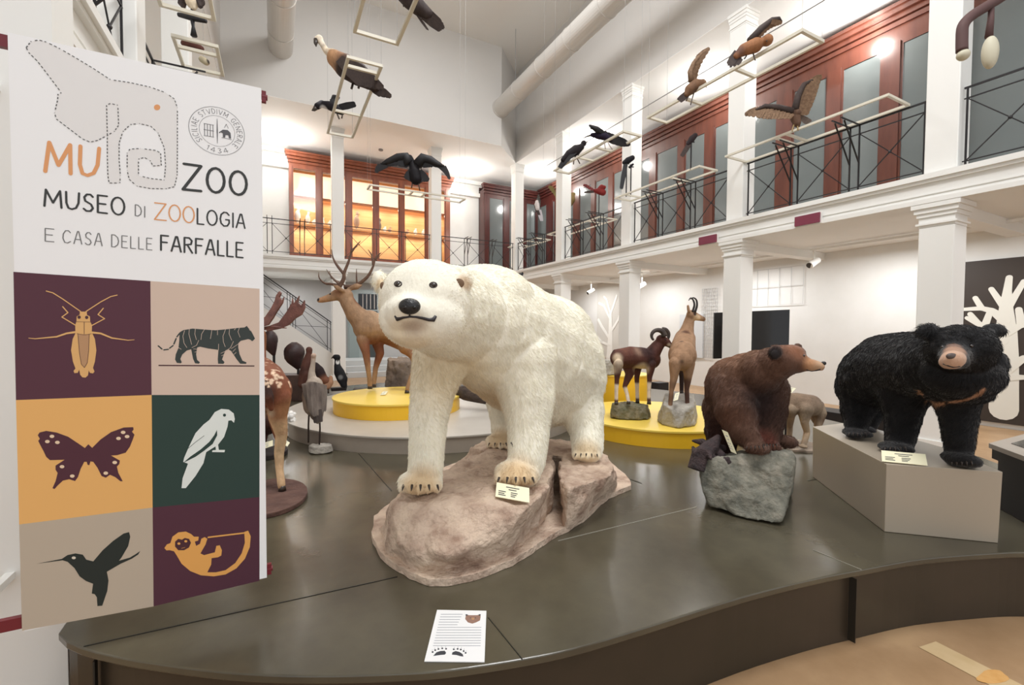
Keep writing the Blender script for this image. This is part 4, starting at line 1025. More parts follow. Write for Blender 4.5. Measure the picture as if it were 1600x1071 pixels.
for a, c, d in ((963, 633, D-.12), (982, 632, D), (996, 630, D+.2), (1014, 632, D)): hoof(mo, a, c, d, 3.4, 5)
MOSS = mat('mossy_rock', (92, 92, 66), 0.9, (148, 138, 116), 9, bump=1.0, bscale=30, c3=(112, 106, 84), detail=12)
def plat_rock(label, px0, px1, pyb, pyt, D, z, depth, m, amp=0.012, vox=0.012, seed=1, name='boulder'):
    rr = random.Random(seed); t = thing(name, label, 'rock', tuple(W((px0+px1)/2, pyb, D))); k = D/FPX
    c = W((px0+px1)/2, pyb, D); hw = (px1-px0)/2*k; ht = (pyb-pyt)*k; P = []
    for i in range(14):
        a = 2*math.pi*i/14; f = rr.uniform(.85, 1.05)
        b0 = c+R0*math.cos(a)*hw*f+F0*(math.sin(a)*depth/2*f+depth/2); P.append(Vector((b0.x, b0.y, z+0.004)))
        t0 = c+R0*math.cos(a)*hw*f*.86+F0*(math.sin(a)*depth/2*f*.8+depth/2); P.append(Vector((t0.x, t0.y, z+ht*rr.uniform(.75, 1.0))))
    hull_rock('rock', m, t, [P], vox=vox, smooth=1, amp=amp, ns=12, keepz=z+0.003); return t
plat_rock('flat mossy green rock under the wild sheep', 954, 1028, 653, 629, 4.95, YZ2, 0.42, MOSS, seed=4)
# ---- goat-antelope (chamois) seen from behind
cm = thing('goat_antelope', 'light brown slender goat-antelope with hooked black horns seen from behind, head turned right', 'goat', tuple(W(1062, 640, 4.8)))
D = 4.75; CB = (156, 122, 94)
ch = [[(1065, 562, D, 18), (1067, 545, D+.2, 19), (1070, 530, D+.4, 16)], [(1071, 526, D+.4, 13), (1075, 510, D+.42, 9), (1078, 497, D+.42, 7)],
      [(1080, 492, D+.4, 7.5), (1090, 496, D+.4, 5.5), (1099, 499, D+.4, 3.6)],
      [(1055, 568, D-.05, 10), (1053, 590, D-.05, 6), (1049, 612, D-.05, 3.6), (1047, 636, D-.05, 3.4)], [(1076, 568, D, 10), (1075, 588, D, 6.5), (1073, 608, D+.02, 3.8), (1074, 632, D+.02, 3.4)],
      [(1064, 566, D+.4, 6), (1065, 590, D+.4, 3.6), (1065, 612, D+.4, 3.2)], [(1073, 566, D+.42, 6), (1073, 590, D+.42, 3.6), (1073, 611, D+.42, 3.2)], [(1076, 486, D+.36, 2.5), (1075, 478, D+.36, 2)]]
sp = [S(1065, y, D+.06*(562-y)/10-.1, 3.2, (66, 44, 36), .8) for y in (566, 558, 550, 542, 534)] + [S(1072, 520, D+.3, 6, (92, 62, 48), .6), S(1064, 572, D, 7, (52, 34, 30), .5), S(1090, 498, D+.35, 6, (216, 186, 150), .4), S(1098, 498, D+.4, 3.5, (60, 44, 38), .4)] + \
     [S(a, c, d, 12, (86, 60, 50), .5) for a, c, d in ((1050, 602, D), (1048, 622, D), (1073, 602, D), (1074, 622, D))] + [S(a, c, D+.4, 14, (52, 36, 34), .3) for a, c in ((1065, 590), (1065, 606), (1073, 590), (1073, 606))] + [S(1086, 490, D+.35, 3, (60, 40, 34), .4)]
o = body('body', DEER, cm, ch, [(1066, 555, D+.1, 20, .2, 22)], vox=0.009, smooth=4, coat=CB, spots=sp, grain=0.1)
eye(cm, bvh(o), 1086, 492, 0.008)
for pts in ([(1086, 488), (1089, 478), (1088, 469), (1083, 465.5), (1079, 468)], [(1082, 488), (1085, 477), (1083, 469), (1079, 466), (1076, 470)]):
    m = MB(); tine(m, pts, D+.36, 0.013, 0.004); m.build('horn', mat('black_horn', (36, 28, 26), 0.4), cm, smooth=True)
for a, c, d in ((1047, 641, D-.05), (1074, 636, D+.02), (1065, 617, D+.4)): hoof(cm, a, c, d, 3.6, 7)
ROCKL = mat('pale_grey_rock', (150, 144, 134), 0.85, (188, 182, 170), 7, bump=1.0, bscale=26, c3=(166, 160, 150), detail=12)
t = thing('boulder', 'pale grey wedge rock under the goat-antelope', 'rock', tuple(W(1057, 668, 4.6)))
P = [W(a, c, d) for a, c, d in ((1036, 632, 4.72), (1048, 640, 4.62), (1076, 638, 4.62), (1086, 632, 4.72), (1040, 614, 5.1), (1084, 614, 5.1))] + [PZ(a, c, YZ2+.004) for a, c in ((1026, 657), (1034, 664), (1060, 670), (1086, 666), (1090, 655), (1086, 646), (1034, 648))]
hull_rock('rock', ROCKL, t, [P], vox=0.012, smooth=1, amp=0.01, ns=12, keepz=YZ2+0.002)
label_card('small cream card on the rock between the goat-antelope\'s legs', [W(1055, 615, 4.66), W(1062, 613, 4.68), W(1069, 624, 4.6), W(1052, 627, 4.58)], 0)
plat_rock('grey rock behind the wild sheep on the taller yellow plinth', 938, 968, 586, 562, 6.6, PT+0.5, 0.4, ROCKL, seed=8)

# ---- wolf
wf = thing('wolf', 'grey brown wolf standing behind the brown bear', 'wolf', tuple(W(1235, 698, 4.45)))
D = 4.45; WB = (158, 138, 116)
ch = [[(1222, 633, D+.1, 18), (1245, 631, D+.05, 17), (1266, 634, D, 17)], [(1222, 628, D+.1, 16), (1214, 610, D+.12, 12), (1212, 598, D+.12, 11)], [(1212, 596, D+.1, 10), (1204, 600, D+.02, 7), (1198, 604, D-.02, 5)],
      [(1218, 640, D+.18, 9), (1219, 665, D+.18, 5), (1219, 690, D+.18, 4)], [(1236, 640, D-.06, 8), (1234, 665, D+.3, 4.6), (1233, 690, D+.3, 4)], [(1258, 640, D-.05, 12), (1257, 660, D-.06, 6), (1261, 676, D-.04, 4.6), (1256, 695, D-.08, 4.2)],
      [(1272, 640, D+.1, 13), (1275, 655, D+.1, 7), (1280, 668, D+.1, 4)], [(1282, 632, D, 5), (1284, 646, D, 7), (1278, 664, D, 6), (1274, 674, D, 2)]]
sp = [S(1262, 620, D, 22, (124, 104, 88), .6), S(1240, 616, D, 22, (136, 114, 94), .6), S(1284, 655, D, 9, (122, 98, 78), .5), S(1255, 670, D, 18, (196, 168, 136), .5), S(1219, 675, D+.1, 16, (192, 162, 130), .5), S(1212, 606, D, 12, (178, 136, 98), .5), S(1285, 622, D, 10, (116, 98, 84), .5)]
body('body', DEER, wf, ch, [(1216, 695, D+.12, 6, .05, 3), (1255, 698, D-.13, 6, .05, 3), (1232, 693, D+.26, 5, .05, 3)], vox=0.0095, smooth=4, coat=WB, spots=sp, grain=0.14)
tag(MB().disc(PZ(1238, 697, PT+.001), 0.26, 0.018, 28).build('dusty_board', mat('dusty_base', (150, 134, 118), 0.8, (170, 152, 134), 10, bump=.5)), 'thin dusty base board under the wolf', 'base')
wc = label_card('cream text card seen above the wolf\'s back beside the brown bear', [W(1232, 605, 3.4), W(1244, 607, 3.4), W(1240, 614, 3.35), W(1225, 612, 3.35)], 0)
p = W(1229, 611, 3.38); MB().tube([p, Vector((p.x, p.y, PT+.002))], .006, 8).build('stand', IRON, wc)

# ---- fallow deer at the banner's edge
fd = thing('fallow_deer', 'chestnut fallow deer with white spots seen from behind at the banner\'s edge', 'deer', tuple(W(435, 768, 3.2)))
D = 3.2
ch = [[(420, 606, D, 30), (410, 596, D+.35, 33), (400, 590, D+.7, 34), (392, 586, D+1.0, 28)],
      [(392, 575, D+1.05, 22), (398, 550, D+1.2, 16), (402, 528, D+1.25, 13)], [(402, 525, D+1.25, 13), (396, 522, D+1.45, 9), (392, 524, D+1.6, 6)],
      [(434, 622, D-.02, 20), (434, 650, D, 14), (440, 680, D+.02, 9), (436, 708, D+.02, 7.5), (437, 735, D, 6), (440, 760, D-.03, 6)],
      [(404, 622, D+.02, 20), (400, 650, D+.02, 14), (396, 690, D+.05, 8), (398, 760, D+.02, 6)], [(424, 620, D+.85, 12), (428, 660, D+.9, 7), (436, 690, D+.9, 5), (438, 706, D+.9, 4.5)], [(386, 620, D+.9, 12), (384, 704, D+.9, 5)],
      [(415, 600, D-.22, 6), (420, 622, D-.24, 8), (424, 640, D-.22, 4)]]
sp = [S(424, 610, D-.2, 22, (56, 34, 30), .45), S(443, 640, D, 20, (184, 134, 96), .5), S(436, 665, D, 14, (204, 168, 128), .5), S(438, 700, D, 22, (214, 184, 146), .5), S(438, 740, D, 26, (206, 172, 134), .5), S(398, 680, D, 40, (200, 166, 128), .5), S(446, 615, D, 10, (140, 82, 56), .4), S(418, 648, D-.1, 9, (200, 176, 150), .5), S(402, 525, D+1.2, 22, (146, 96, 66), .5)]
rr = random.Random(11)
sp += [(W(398+rr.uniform(0, 50), 562+rr.uniform(0, 34), D+rr.uniform(-.3, .3)), 0.0, (0, 0, 0)) for _ in range(0)]
o = body('body', DEER, fd, ch, [(426, 612, D, 26, .16, 30)], vox=0.010, smooth=4, coat=(128, 76, 54), spots=sp, grain=0.08)
tf = bvh(o); extra = []
for i in range(70):
    h, _ = HIT(tf, rr.uniform(404, 454), rr.uniform(558, 604))
    if h: extra.append((h, rr.uniform(0.009, 0.014), (226, 196, 168), .3))
paint(o, (128, 76, 54), sp+extra, 0.08)
for a, c, d in ((441, 768, D-.03), (398, 768, D+.02), (438, 712, D+.9)): hoof(fd, a, c, d, 6, 9)
PALM = mat('palm_antler', (128, 84, 74), 0.6, (98, 62, 56), 14, bump=.4)
def palm(pts, D, th):
    m = MB(); q = [W(a, c, D) for a, c in pts]; m.prism([p-F0*th/2 for p in q], F0*th); return m.build('antler', PALM, fd, bevel=0.006)
palm([(400, 506), (415, 495), (424, 482), (430, 470), (432, 462), (437, 455), (440, 458), (437, 465), (441, 470), (444, 464), (442, 474), (434, 486), (427, 498), (420, 508), (404, 513)], D+1.15, .03)
palm([(414, 512), (436, 504), (448, 488), (456, 474), (457, 466), (459, 475), (463, 470), (468, 462), (466, 473), (471, 478), (476, 469), (477, 481), (472, 492), (462, 498), (452, 508), (438, 514), (418, 518)], D+1.3, .03)
m = MB(); m.tube([W(402, 518, D+1.22), W(410, 514, D+1.2), W(425, 511, D+1.2), W(448, 513, D+1.25)], [.02, .018, .014, .004], 8); m.build('antler_beam', PALM, fd, smooth=True)
EARTH = mat('earth_base', (104, 76, 66), 0.9, (76, 52, 46), 6, bump=.8, bscale=20)
t = tag(MB().disc(PZ(418, 788, PT+.001)+Vector((0, .1, 0)), 0.25, 0.03, 40, ry=0.36).build('earth_mound', EARTH, bevel=.01), 'dark reddish earth base under the fallow deer', 'base')
# ---- second dark deer body and shells beyond
t = thing('dark_antelope', 'dark brown low animal body behind the fallow deer\'s leg', 'animal', tuple(W(422, 710, 4.3)))
body('body', DEER, t, [[(408, 660, 4.3, 20), (418, 662, 4.4, 18), (432, 650, 4.5, 12)], [(410, 672, 4.3, 10), (408, 700, 4.3, 6), (408, 706, 4.3, 5)]], [], vox=.012, smooth=4, coat=(74, 46, 40), grain=.1)
tag(MB().disc(PZ(412, 712, PT+.001), 0.20, 0.04, 30).build('dark_disc', mat('black_base', (44, 36, 36), .7), bevel=.006), 'small dark round base by the fallow deer\'s knee', 'base')
label_card('cream text card left of the fallow deer\'s leg', [W(408, 694, 4.0), W(426, 688, 4.0), W(429, 697, 3.95), W(408, 703, 3.95)], 0)
label_card('cream text card right of the fallow deer\'s leg', [W(443, 686, 4.1), W(453, 692, 4.1), W(449, 700, 4.05), W(439, 692, 4.05)], 0)
SHELL = mat('white_shell', (232, 230, 226), 0.5, bump=.5)
tk = thing('coral_cluster', 'white lumpy coral right of the fallow deer\'s leg', 'coral', tuple(W(452, 670, 4.75)))
m = MB(); rr = random.Random(2)
for i in range(26): m.ball(W(452+rr.uniform(-6, 8), 658+rr.uniform(-15, 14), 4.9+rr.uniform(-.08, .08)), rr.uniform(.012, .032), 8, 6)
m.tube([W(452, 680, 4.9), W(452, 645, 4.9)], .03, 8); m.tube([PZ(452, 682, PT+.001), W(452, 676, 4.9)], .05, 10)
o = m.build('coral', SHELL, tk, smooth=True); bake(o, [('REMESH', dict(mode='VOXEL', voxel_size=0.007))])

# ---- dark oval specimens
ca = W(405, 600, 7.25); cb = W(476, 600, 7.55); CRZ = W(462, 585, 7.4).z
tag(MB().prism([LD((405-800)/FPX*7.2, 7.2, PT+.002), LD((476-800)/FPX*7.2, 7.2, PT+.002), LD((476-800)/FPX*7.2, 7.6, PT+.002), LD((405-800)/FPX*7.2, 7.6, PT+.002)], (0, 0, CRZ-PT-.004)).build('wooden_crate', mat('dark_wood', (62, 42, 38), .5, (84, 60, 50), 8), bevel=.008), 'dark brown wooden box behind the tall wading bird', 'box')
OV = mat('dark_leather', (58, 34, 34), 0.5, (42, 26, 26), 10, bump=.3)
for lbl, a, c, r, h_, D in (('dark brown oval specimen like a paddle, left of the tall wading bird', 460, 556, 15, 21, 7.4), ('dark brown oval specimen beside the fallow deer\'s antlers', 422, 536, 11, 20, 7.3)):
    t = thing('oval_specimen', lbl, 'specimen', tuple(W(a, 640, D)), 'dark oval specimens'); 
    m = MB(); k = D/FPX; q = [(W(a+(4 if i > 5 else 0)*(i-5)*.4, c-h_+i*h_*2/9, D), r*k*v) for i, v in enumerate((.25, .68, .92, 1, 1, .95, .82, .62, .4, .18))]
    m.tube([x for x, _ in q], [y for _, y in q], 20)
    m.build('oval_body', OV, t, smooth=True); b0 = W(a+6, c+h_-2, D); MB().tube([b0, Vector((b0.x, b0.y, CRZ))], .02, 8).build('stand', IRON, t)

# ================================================================== BIRDS
PLUM = pelt('plumage', 0.7, 0.25, 22.0, 0.4, 90.0, (1, 1, 0.3))
def plumes(name, m, parent, pts, D=None, th=0.012, rows=0):
    """thin but solid feathered sheet; pts = (px, py, D) or (px, py) with common D"""
    q = [W(p[0], p[1], p[2] if len(p) > 2 else D) for p in pts]
    n = Vector((0, 0, 0))
    for i in range(len(q)): n += q[i].cross(q[(i+1) % len(q)])
    n.normalize()
    return MB().prism([v-n*th/2 for v in q], n*th).build(name, m, parent)
def feathers(name, m, parent, roots, tips, w=0.03, th=0.004, n=9, dz=0.0):
    """row of separate overlapping flight feathers merged in one wing mesh"""
    k = MB(); R_ = smooth_poly(roots, 8); T_ = smooth_poly(tips, 8)
    for i in range(n):
        f = i/(n-1); a = R_[int(f*(len(R_)-1))]; b = T_[int(f*(len(T_)-1))]
        d = (b-a); L = d.length; d.normalize(); s = d.cross(EYE-a).normalized(); nn = s.cross(d).normalized()
        o_ = nn*(0.0015*(i % 3))
        k.prism([a-s*w*.45+o_, a+d*L*.5-s*w*.5+o_, a+d*L*.93-s*w*.3+o_, b+o_, a+d*L*.93+s*w*.3+o_, a+d*L*.5+s*w*.5+o_, a+s*w*.45+o_], nn*th)
    return k.build(name, m, parent)
BLK = mat('black_feather', (20, 18, 22), 0.6, bump=.3, bscale=80); BRN = mat('brown_feather', (104, 78, 58), 0.75, (140, 112, 86), 30, bump=.3); DBR = mat('dark_brown_feather', (50, 38, 36), 0.7, (66, 52, 46), 30, bump=.3)
TANF = mat('tan_feather', (176, 142, 106), 0.75, (146, 112, 84), 26, bump=.3); OLV = mat('olive_feather', (122, 104, 54), 0.7, (92, 84, 48), 24, bump=.3); REDF = mat('red_feather', (128, 42, 36), 0.65, (92, 34, 40), 24, bump=.3)
BEAK = mat('beak', (60, 52, 46), 0.35); LEG = mat('bird_leg', (74, 62, 54), 0.6)
def legs(t, pts, r=0.006, m=None):
    for pl in pts:
        q = [W(*p) for p in pl]; MB().tube(q, r, 8).build('leg', m or LEG, t, smooth=True)

# -- frames hung or bracketed in the hall
FZ = 4.6
def frame(label, c4, z=FZ, hang=True, cross=(), axis='y', grp='cream metal bird frames'):
    """rectangular frame; c4 = pixels of the two ends of each long edge"""
    p = [PZ(a, c, z) for a, c in c4]
    if axis == 'y':
        x0 = (p[0].x+p[1].x)/2; x1 = (p[2].x+p[3].x)/2; y0 = (p[0].y+p[2].y)/2; y1 = (p[1].y+p[3].y)/2
    else:
        y0 = (p[0].y+p[1].y)/2; y1 = (p[2].y+p[3].y)/2; x0 = (p[0].x+p[2].x)/2; x1 = (p[1].x+p[3].x)/2
    x0, x1 = sorted((x0, x1)); y0, y1 = sorted((y0, y1))
    t = thing('bird_frame', label, 'frame', ((x0+x1)/2, (y0+y1)/2, z), grp)
    w = 0.032; m = MB()
    m.box((x0, y0, z-w), (x0+w, y1, z)); m.box((x1-w, y0, z-w), (x1, y1, z)); m.box((x0+w, y0, z-w), (x1-w, y0+w, z)); m.box((x0+w, y1-w, z-w), (x1-w, y1, z))
    m.build('border', FRAMEW, t)
    for f in cross:
        if axis == 'y': yy = y0+(y1-y0)*f; MB().box((x0+w, yy, z-w), (x1-w, yy+w, z)).build('crossbar', FRAMEW, t)
        else: xx = x0+(x1-x0)*f; MB().box((xx, y0+w, z-w), (xx+w, y1-w, z)).build('crossbar', FRAMEW, t)
    if hang:
        top = HCZ
        for a in (x0+.016, x1-.016):
            for b in (y0+.016, y1-.016): MB().tube([(a, b, z), (a, b, top)], .0018, 5).build('hanging_wire', WIRE, t)
    return t, x0, x1, y0, y1
frame('long cream frame below the brown hawk with spread wings, on railing brackets', [(1138, 243), (1388, 143), (1168, 255), (1415, 160)], hang=False, cross=(.55, .62))
frame('cream frame on railing brackets below the small dark hanging bird', [(962, 309), (1092, 257), (987, 314), (1119, 265)], hang=False, cross=(.3, .85))
frame('cream frame on railing brackets below the green-winged bird', [(858, 366), (936, 337), (882, 370), (959, 342)], z=4.585, hang=False, cross=(.2,))
fD = frame('small cream frame farthest on the right railing, below the perched red parrot', [(797, 385), (837, 370), (812, 389), (860, 375)], z=4.57, hang=False, cross=(.3, .7))
frame('large thin cream frame hung below the owl and hawk at upper right', [(1010, 182), (1255, 43), (1042, 191), (1288, 62)], cross=(.35, .7))
frame('thin cream frame hung with two black birds, left of the upper right frame', [(867, 264), (974, 203), (885, 272), (1005, 211)], cross=(.35, .6))
frame('cream frame hung under the griffon vulture', [(511, 207), (541, 85), (552, 213), (599, 101)], cross=(.08, .62))
frame('cream frame hung at the top edge above the griffon vulture', [(552, 47), (582, -75), (614, 65), (690, -60)], cross=(.12,))
frame('long cream frame hung under the black vulture before the lit cabinet', [(573, 295), (720, 316), (578, 287), (727, 310)], axis='x', cross=(.42, .55))
frame('cream frame at top left with a bird seen from below', [(242, 2), (200, -150), (328, 28), (316, -150)], hang=False, cross=(.1,))
frame('cream frame at top left behind the upper edge of the banner', [(252, 50), (300, 110), (338, 67), (352, 112)], hang=False, cross=(.3,))
q0 = PZ(1001, 171, 5.4); q1 = PZ(1290, 0, 5.4)
t = thing('hanging_rod', 'long thin grey rod hung along the right side of the hall', 'rod', ((q0.x+q1.x)/2, (q0.y+q1.y)/2, 5.4))
xr = (q0.x+q1.x)/2; MB().tube([(xr, 1.5, 5.4), (xr, 9.4, 5.4)], .008, 8).build('rod', WIRE, t)
for yy in (1.6, 9.3): MB().tube([(xr, yy, 5.4), (xr, yy, HCZ)], .0018, 5).build('hanging_wire', WIRE, t)

# 1 owl with raised wing
t = thing('owl', 'tawny owl with wings raised on the large upper right frame', 'bird', tuple(W(1163, 82, 4.95))); D = 4.9
body('body', PLUM, t, [[(1150, 88, D, 5), (1162, 78, D, 9), (1180, 71, D, 11), (1190, 66, D, 6.5)], [(1199, 63, D-.03, 8.5)]], [], vox=.008, smooth=3, coat=(142, 96, 64), spots=[S(1178, 70, D, 8, (176, 124, 84), .5), S(1195, 66, D, 7, (120, 86, 56), .4), S(1155, 82, D, 8, (84, 60, 54), .5)])
feathers('wing', BRN, t, [W(1176, 60, D), W(1190, 45, D), W(1205, 34, D-.05)], [W(1186, 62, D), W(1203, 44, D), W(1222, 36, D-.05)], w=.05, n=9)
MB().tube([W(1172, 64, D), W(1190, 44, D), W(1207, 31, D-.04), W(1217, 29, D-.05), W(1222, 34, D-.05)], [.04, .035, .028, .02, .006], 10).build('wing_bone', DBR, t, smooth=True)
plumes('wing', DBR, t, [(1166, 68), (1172, 55), (1180, 53), (1178, 64), (1170, 74)], D+.12)
feathers('tail', DBR, t, [W(1150, 80, D), W(1154, 86, D), W(1158, 92, D)], [W(1136, 100, D), W(1140, 106, D), W(1152, 102, D)], w=.045, n=5)
legs(t, [[(1168, 80, D), (1166, 88, D), (1163, 92, 4.9)], [(1176, 80, D), (1178, 88, D), (1180, 94, 4.86)]], .007)
eye_ = MB().ball(W(1198, 64, D-.08), .008, 8, 6).build('eye', EYEM, t)
# 2 hawk with one wing up
D = 5.7; t = thing('hawk', 'brown hawk with one wing straight up on the large upper right frame', 'bird', tuple(W(1080, 150, D)))
body('body', PLUM, t, [[(1072, 148, D, 4), (1078, 140, D, 8), (1087, 133, D, 9), (1095, 131, D, 6.5)], [(1098, 130, D, 6)]], [], vox=.008, smooth=3, coat=(112, 82, 60), spots=[S(1100, 130, D, 5, (160, 134, 108), .4), S(1083, 140, D, 7, (84, 64, 52), .5)])
feathers('wing', BRN, t, [W(1079, 124, D), W(1080, 106, D), W(1090, 90, D)], [W(1089, 122, D), W(1095, 102, D), W(1109, 75, D)], w=.07, n=10)
MB().tube([W(1080, 127, D), W(1078, 112, D), W(1084, 98, D), W(1096, 84, D), W(1108, 75, D)], [.035, .03, .025, .02, .008], 8).build('wing_bone', BRN, t, smooth=True)
feathers('tail', DBR, t, [W(1070, 146, D), W(1074, 150, D)], [W(1058, 156, D), W(1063, 160, D)], w=.04, n=4)
MB().tube([W(1101, 131, D-.02), W(1104, 134, D-.02), W(1103, 138, D-.02)], [.016, .01, .003], 8).build('beak', BEAK, t, smooth=True)
legs(t, [[(1078, 146, D), (1072, 158, D)], [(1084, 146, D), (1080, 160, D), (1079, 164, D)]], .007)
# 3 perched black bird and flying black bird
D = 8.2; t = thing('crow', 'black bird perched on the thin frame, left one of the two black birds', 'bird', tuple(W(895, 256, D)))
body('body', PLUM, t, [[(880, 250, D, 4), (890, 241, D, 7), (900, 235, D, 8), (908, 230, D, 5)], [(912, 224, D, 4.5)]], [], vox=.009, smooth=2, coat=(28, 22, 26))
feathers('tail', BLK, t, [W(884, 246, D), W(887, 250, D)], [W(872, 262, D), W(876, 264, D)], w=.05, n=5); feathers('wing', BLK, t, [W(905, 232, D-.06), W(897, 238, D-.06)], [W(884, 252, D-.06), W(880, 258, D-.06)], w=.07, n=6)
MB().tube([W(914, 224, D), W(918, 222, D)], [.015, .003], 8).build('beak', BEAK, t)
legs(t, [[(900, 243, D), (897, 250, D), (896, 257, D)], [(904, 242, D), (902, 248, D), (906, 256, D)]], .01)
D = 7.3; t = thing('ibis', 'black bird with spread wings on the thin frame, right one of the two black birds', 'bird', tuple(W(945, 226, D)))
body('body', PLUM, t, [[(925, 211, D, 3), (935, 212, D, 5.5), (944, 213, D, 6), (954, 218, D, 4)]], [], vox=.008, smooth=2, coat=(30, 20, 40))
feathers('wing', BLK, t, [W(936, 206, D), W(950, 211, D), W(962, 216, D+.1)], [W(960, 224, D), W(975, 228, D), W(985, 227, D+.15)], w=.10, n=12)
MB().tube([W(940, 208, D), W(932, 202, D-.1), W(921, 196, D-.2)], [.05, .045, .015], 8).build('wing_bone', BLK, t, smooth=True)
feathers('wing', BLK, t, [W(932, 202, D-.1), W(926, 199, D-.15)], [W(945, 208, D-.05), W(922, 199, D-.2)], w=.06, n=5)
MB().tube([W(926, 211, D), W(918, 213, D), W(911, 216, D)], [.022, .012, .005], 8).build('beak', BEAK, t, smooth=True)
legs(t, [[(943, 217, D), (945, 226, D), (946, 233, D)], [(948, 218, D), (952, 227, D), (957, 234, D)]], .008, mat('pale_leg', (190, 178, 172), .6))
# 4 black vulture before the lit cabinet
D = 10.0; t = thing('black_vulture', 'black vulture with arched spread wings hanging before the lit cabinet', 'bird', tuple(W(650, 296, D)))
body('body', PLUM, t, [[(645, 258, D, 6), (648, 270, D, 9), (650, 280, D, 9)], [(645, 258, D, 6), (640, 247, D, 5), (634, 245, D, 4)], [(652, 258, D, 6), (660, 248, D, 6), (668, 247, D, 4)]], [], vox=.012, smooth=2, coat=(18, 14, 18))
m = MB(); m.tube([W(640, 256, D), W(634, 245, D), (W(622, 246, D)), W(606, 253, D), W(596, 257, D)], [.12, .10, .09, .07, .03], 10); m.build('wing_bone', BLK, t, smooth=True)
m = MB(); m.tube([W(652, 258, D), W(661, 247, D), W(672, 250, D), W(685, 257, D), W(694, 260, D)], [.12, .11, .09, .06, .02], 10); m.build('wing_bone', BLK, t, smooth=True)
feathers('wing', BLK, t, [W(636, 252, D), W(615, 252, D), W(594, 258, D)], [W(633, 262, D), W(610, 259, D), W(587, 270, D)], w=.12, n=14)
feathers('wing', BLK, t, [W(656, 252, D), W(676, 254, D), W(694, 260, D)], [W(664, 262, D), W(690, 262, D), W(703, 281, D)], w=.10, n=14)
feathers('tail', BLK, t, [W(643, 268, D), W(648, 270, D), W(655, 268, D)], [W(633, 280, D), W(648, 286, D), W(670, 283, D)], w=.16, n=9)
legs(t, [[(645, 282, D), (643, 294, D)], [(653, 282, D), (656, 298, D)]], .015)
# 5 hawk spread wings
D = 6.8; t = thing('hawk', 'brown hawk with both wings spread before the mahogany cabinet', 'bird', tuple(W(1243, 205, D)))
body('body', PLUM, t, [[(1240, 176, D, 6), (1243, 184, D, 7.5), (1245, 192, D, 6), (1247, 197, D, 3)], [(1246, 176, D-.05, 5)]], [], vox=.009, smooth=2, coat=(96, 72, 58))
for roots, tips, n in (([(1238, 174), (1215, 168), (1195, 166), (1180, 172)], [(1232, 186), (1210, 187), (1190, 186), (1163, 180)], 15), ([(1242, 172), (1247, 150), (1256, 132), (1272, 124)], [(1264, 178), (1272, 160), (1278, 142), (1285, 119)], 15)):
    feathers('wing', BRN, t, [W(a, c, D) for a, c in roots], [W(a, c, D-.1) for a, c in tips], w=.09, n=n)
    MB().tube([W(a, c, D-.03) for a, c in roots], [.05, .045, .035, .012], 8).build('wing_bone', DBR, t, smooth=True)
feathers('tail', mat('grey_brown_feather', (126, 112, 104), .7, (96, 82, 76), 20), t, [W(1250, 182, D), W(1254, 186, D)], [W(1268, 190, D), W(1262, 194, D)], w=.06, n=4)
legs(t, [[(1241, 194, D), (1238, 202, D), (1238, 205, D-.1)], [(1246, 195, D), (1247, 204, D-.05)]], .009, mat('yellow_leg', (150, 128, 84), .6))
# 6-12 smaller birds on the right rail frames
def small(label, name, D, chain, coat, parts=(), lg=(), spots=(), base=None, pole=None):
    if pole: D = (PZ(pole[0], pole[2], FZ)-EYE).dot(CF)
    b_ = base or chain[0][0]
    t = thing(name, label, 'bird', tuple(W(b_[0], b_[1], D)))
    body('body', PLUM, t, [[(a, c, D, r) for a, c, r in ch] for ch in chain], [], vox=.009, smooth=2, coat=coat, spots=[S(a, c, D, r, k) for a, c, r, k in spots])
    for nm, m_, roots, tips, w, n in parts: feathers(nm, m_, t, [W(a, c, D-.01) for a, c in roots], [W(a, c, D-.01) for a, c in tips], w=w, n=n)
    if lg: legs(t, [[(a, c, D) for a, c in l] for l in lg], .006)
    if pole:
        a, y0, y1 = pole; p = W(a, y0, D); z = W(a, y1, D).z; MB().tube([p, Vector((p.x, p.y, FZ-.03))], .014, 8).build('pole', IRON, t)
        MB().tube([p-R0*.06, p+R0*.06], .014, 8).build('perch', IRON, t)
    return t
small('small dark crested bird hanging before the mahogany cabinet', 'small_bird', 8.4, [[(1075, 225, 3), (1081, 217, 5), (1086, 212, 4)]], (40, 30, 32), [('tail', DBR, [(1076, 224), (1079, 226)], [(1063, 244), (1066, 246)], .05, 4)], pole=(1080, 222, 263))
small('black long-tailed bird before the third upper column', 'magpie', 10.0, [[(975, 254, 3), (981, 251, 5), (988, 247, 4)]], (24, 22, 28), [('tail', BLK, [(976, 256), (979, 257)], [(969, 296), (972, 297)], .06, 3)], pole=(979, 256, 305))
small('small black bird on a thin rod right of the long-tailed bird', 'small_bird', 9.8, [[(984, 262, 1.5), (986, 259, 2.2), (989, 257, 1.6)]], (30, 26, 30), pole=(986, 261, 305))
small('olive green bird with raised wings on a black pole before the fourth upper column', 'turaco', 13.2, [[(878, 322, 4), (883, 320, 6), (889, 318, 6)], [(889, 318, 6), (893, 312, 6), (894, 305, 4)]], (104, 84, 48),
      [('wing', OLV, [(882, 315), (872, 304), (864, 296)], [(878, 318), (868, 309), (857, 291)], .12, 9), ('wing', OLV, [(887, 320), (893, 312), (896, 305)], [(880, 312), (888, 306), (897, 301)], .12, 6)], pole=(881, 324, 366))
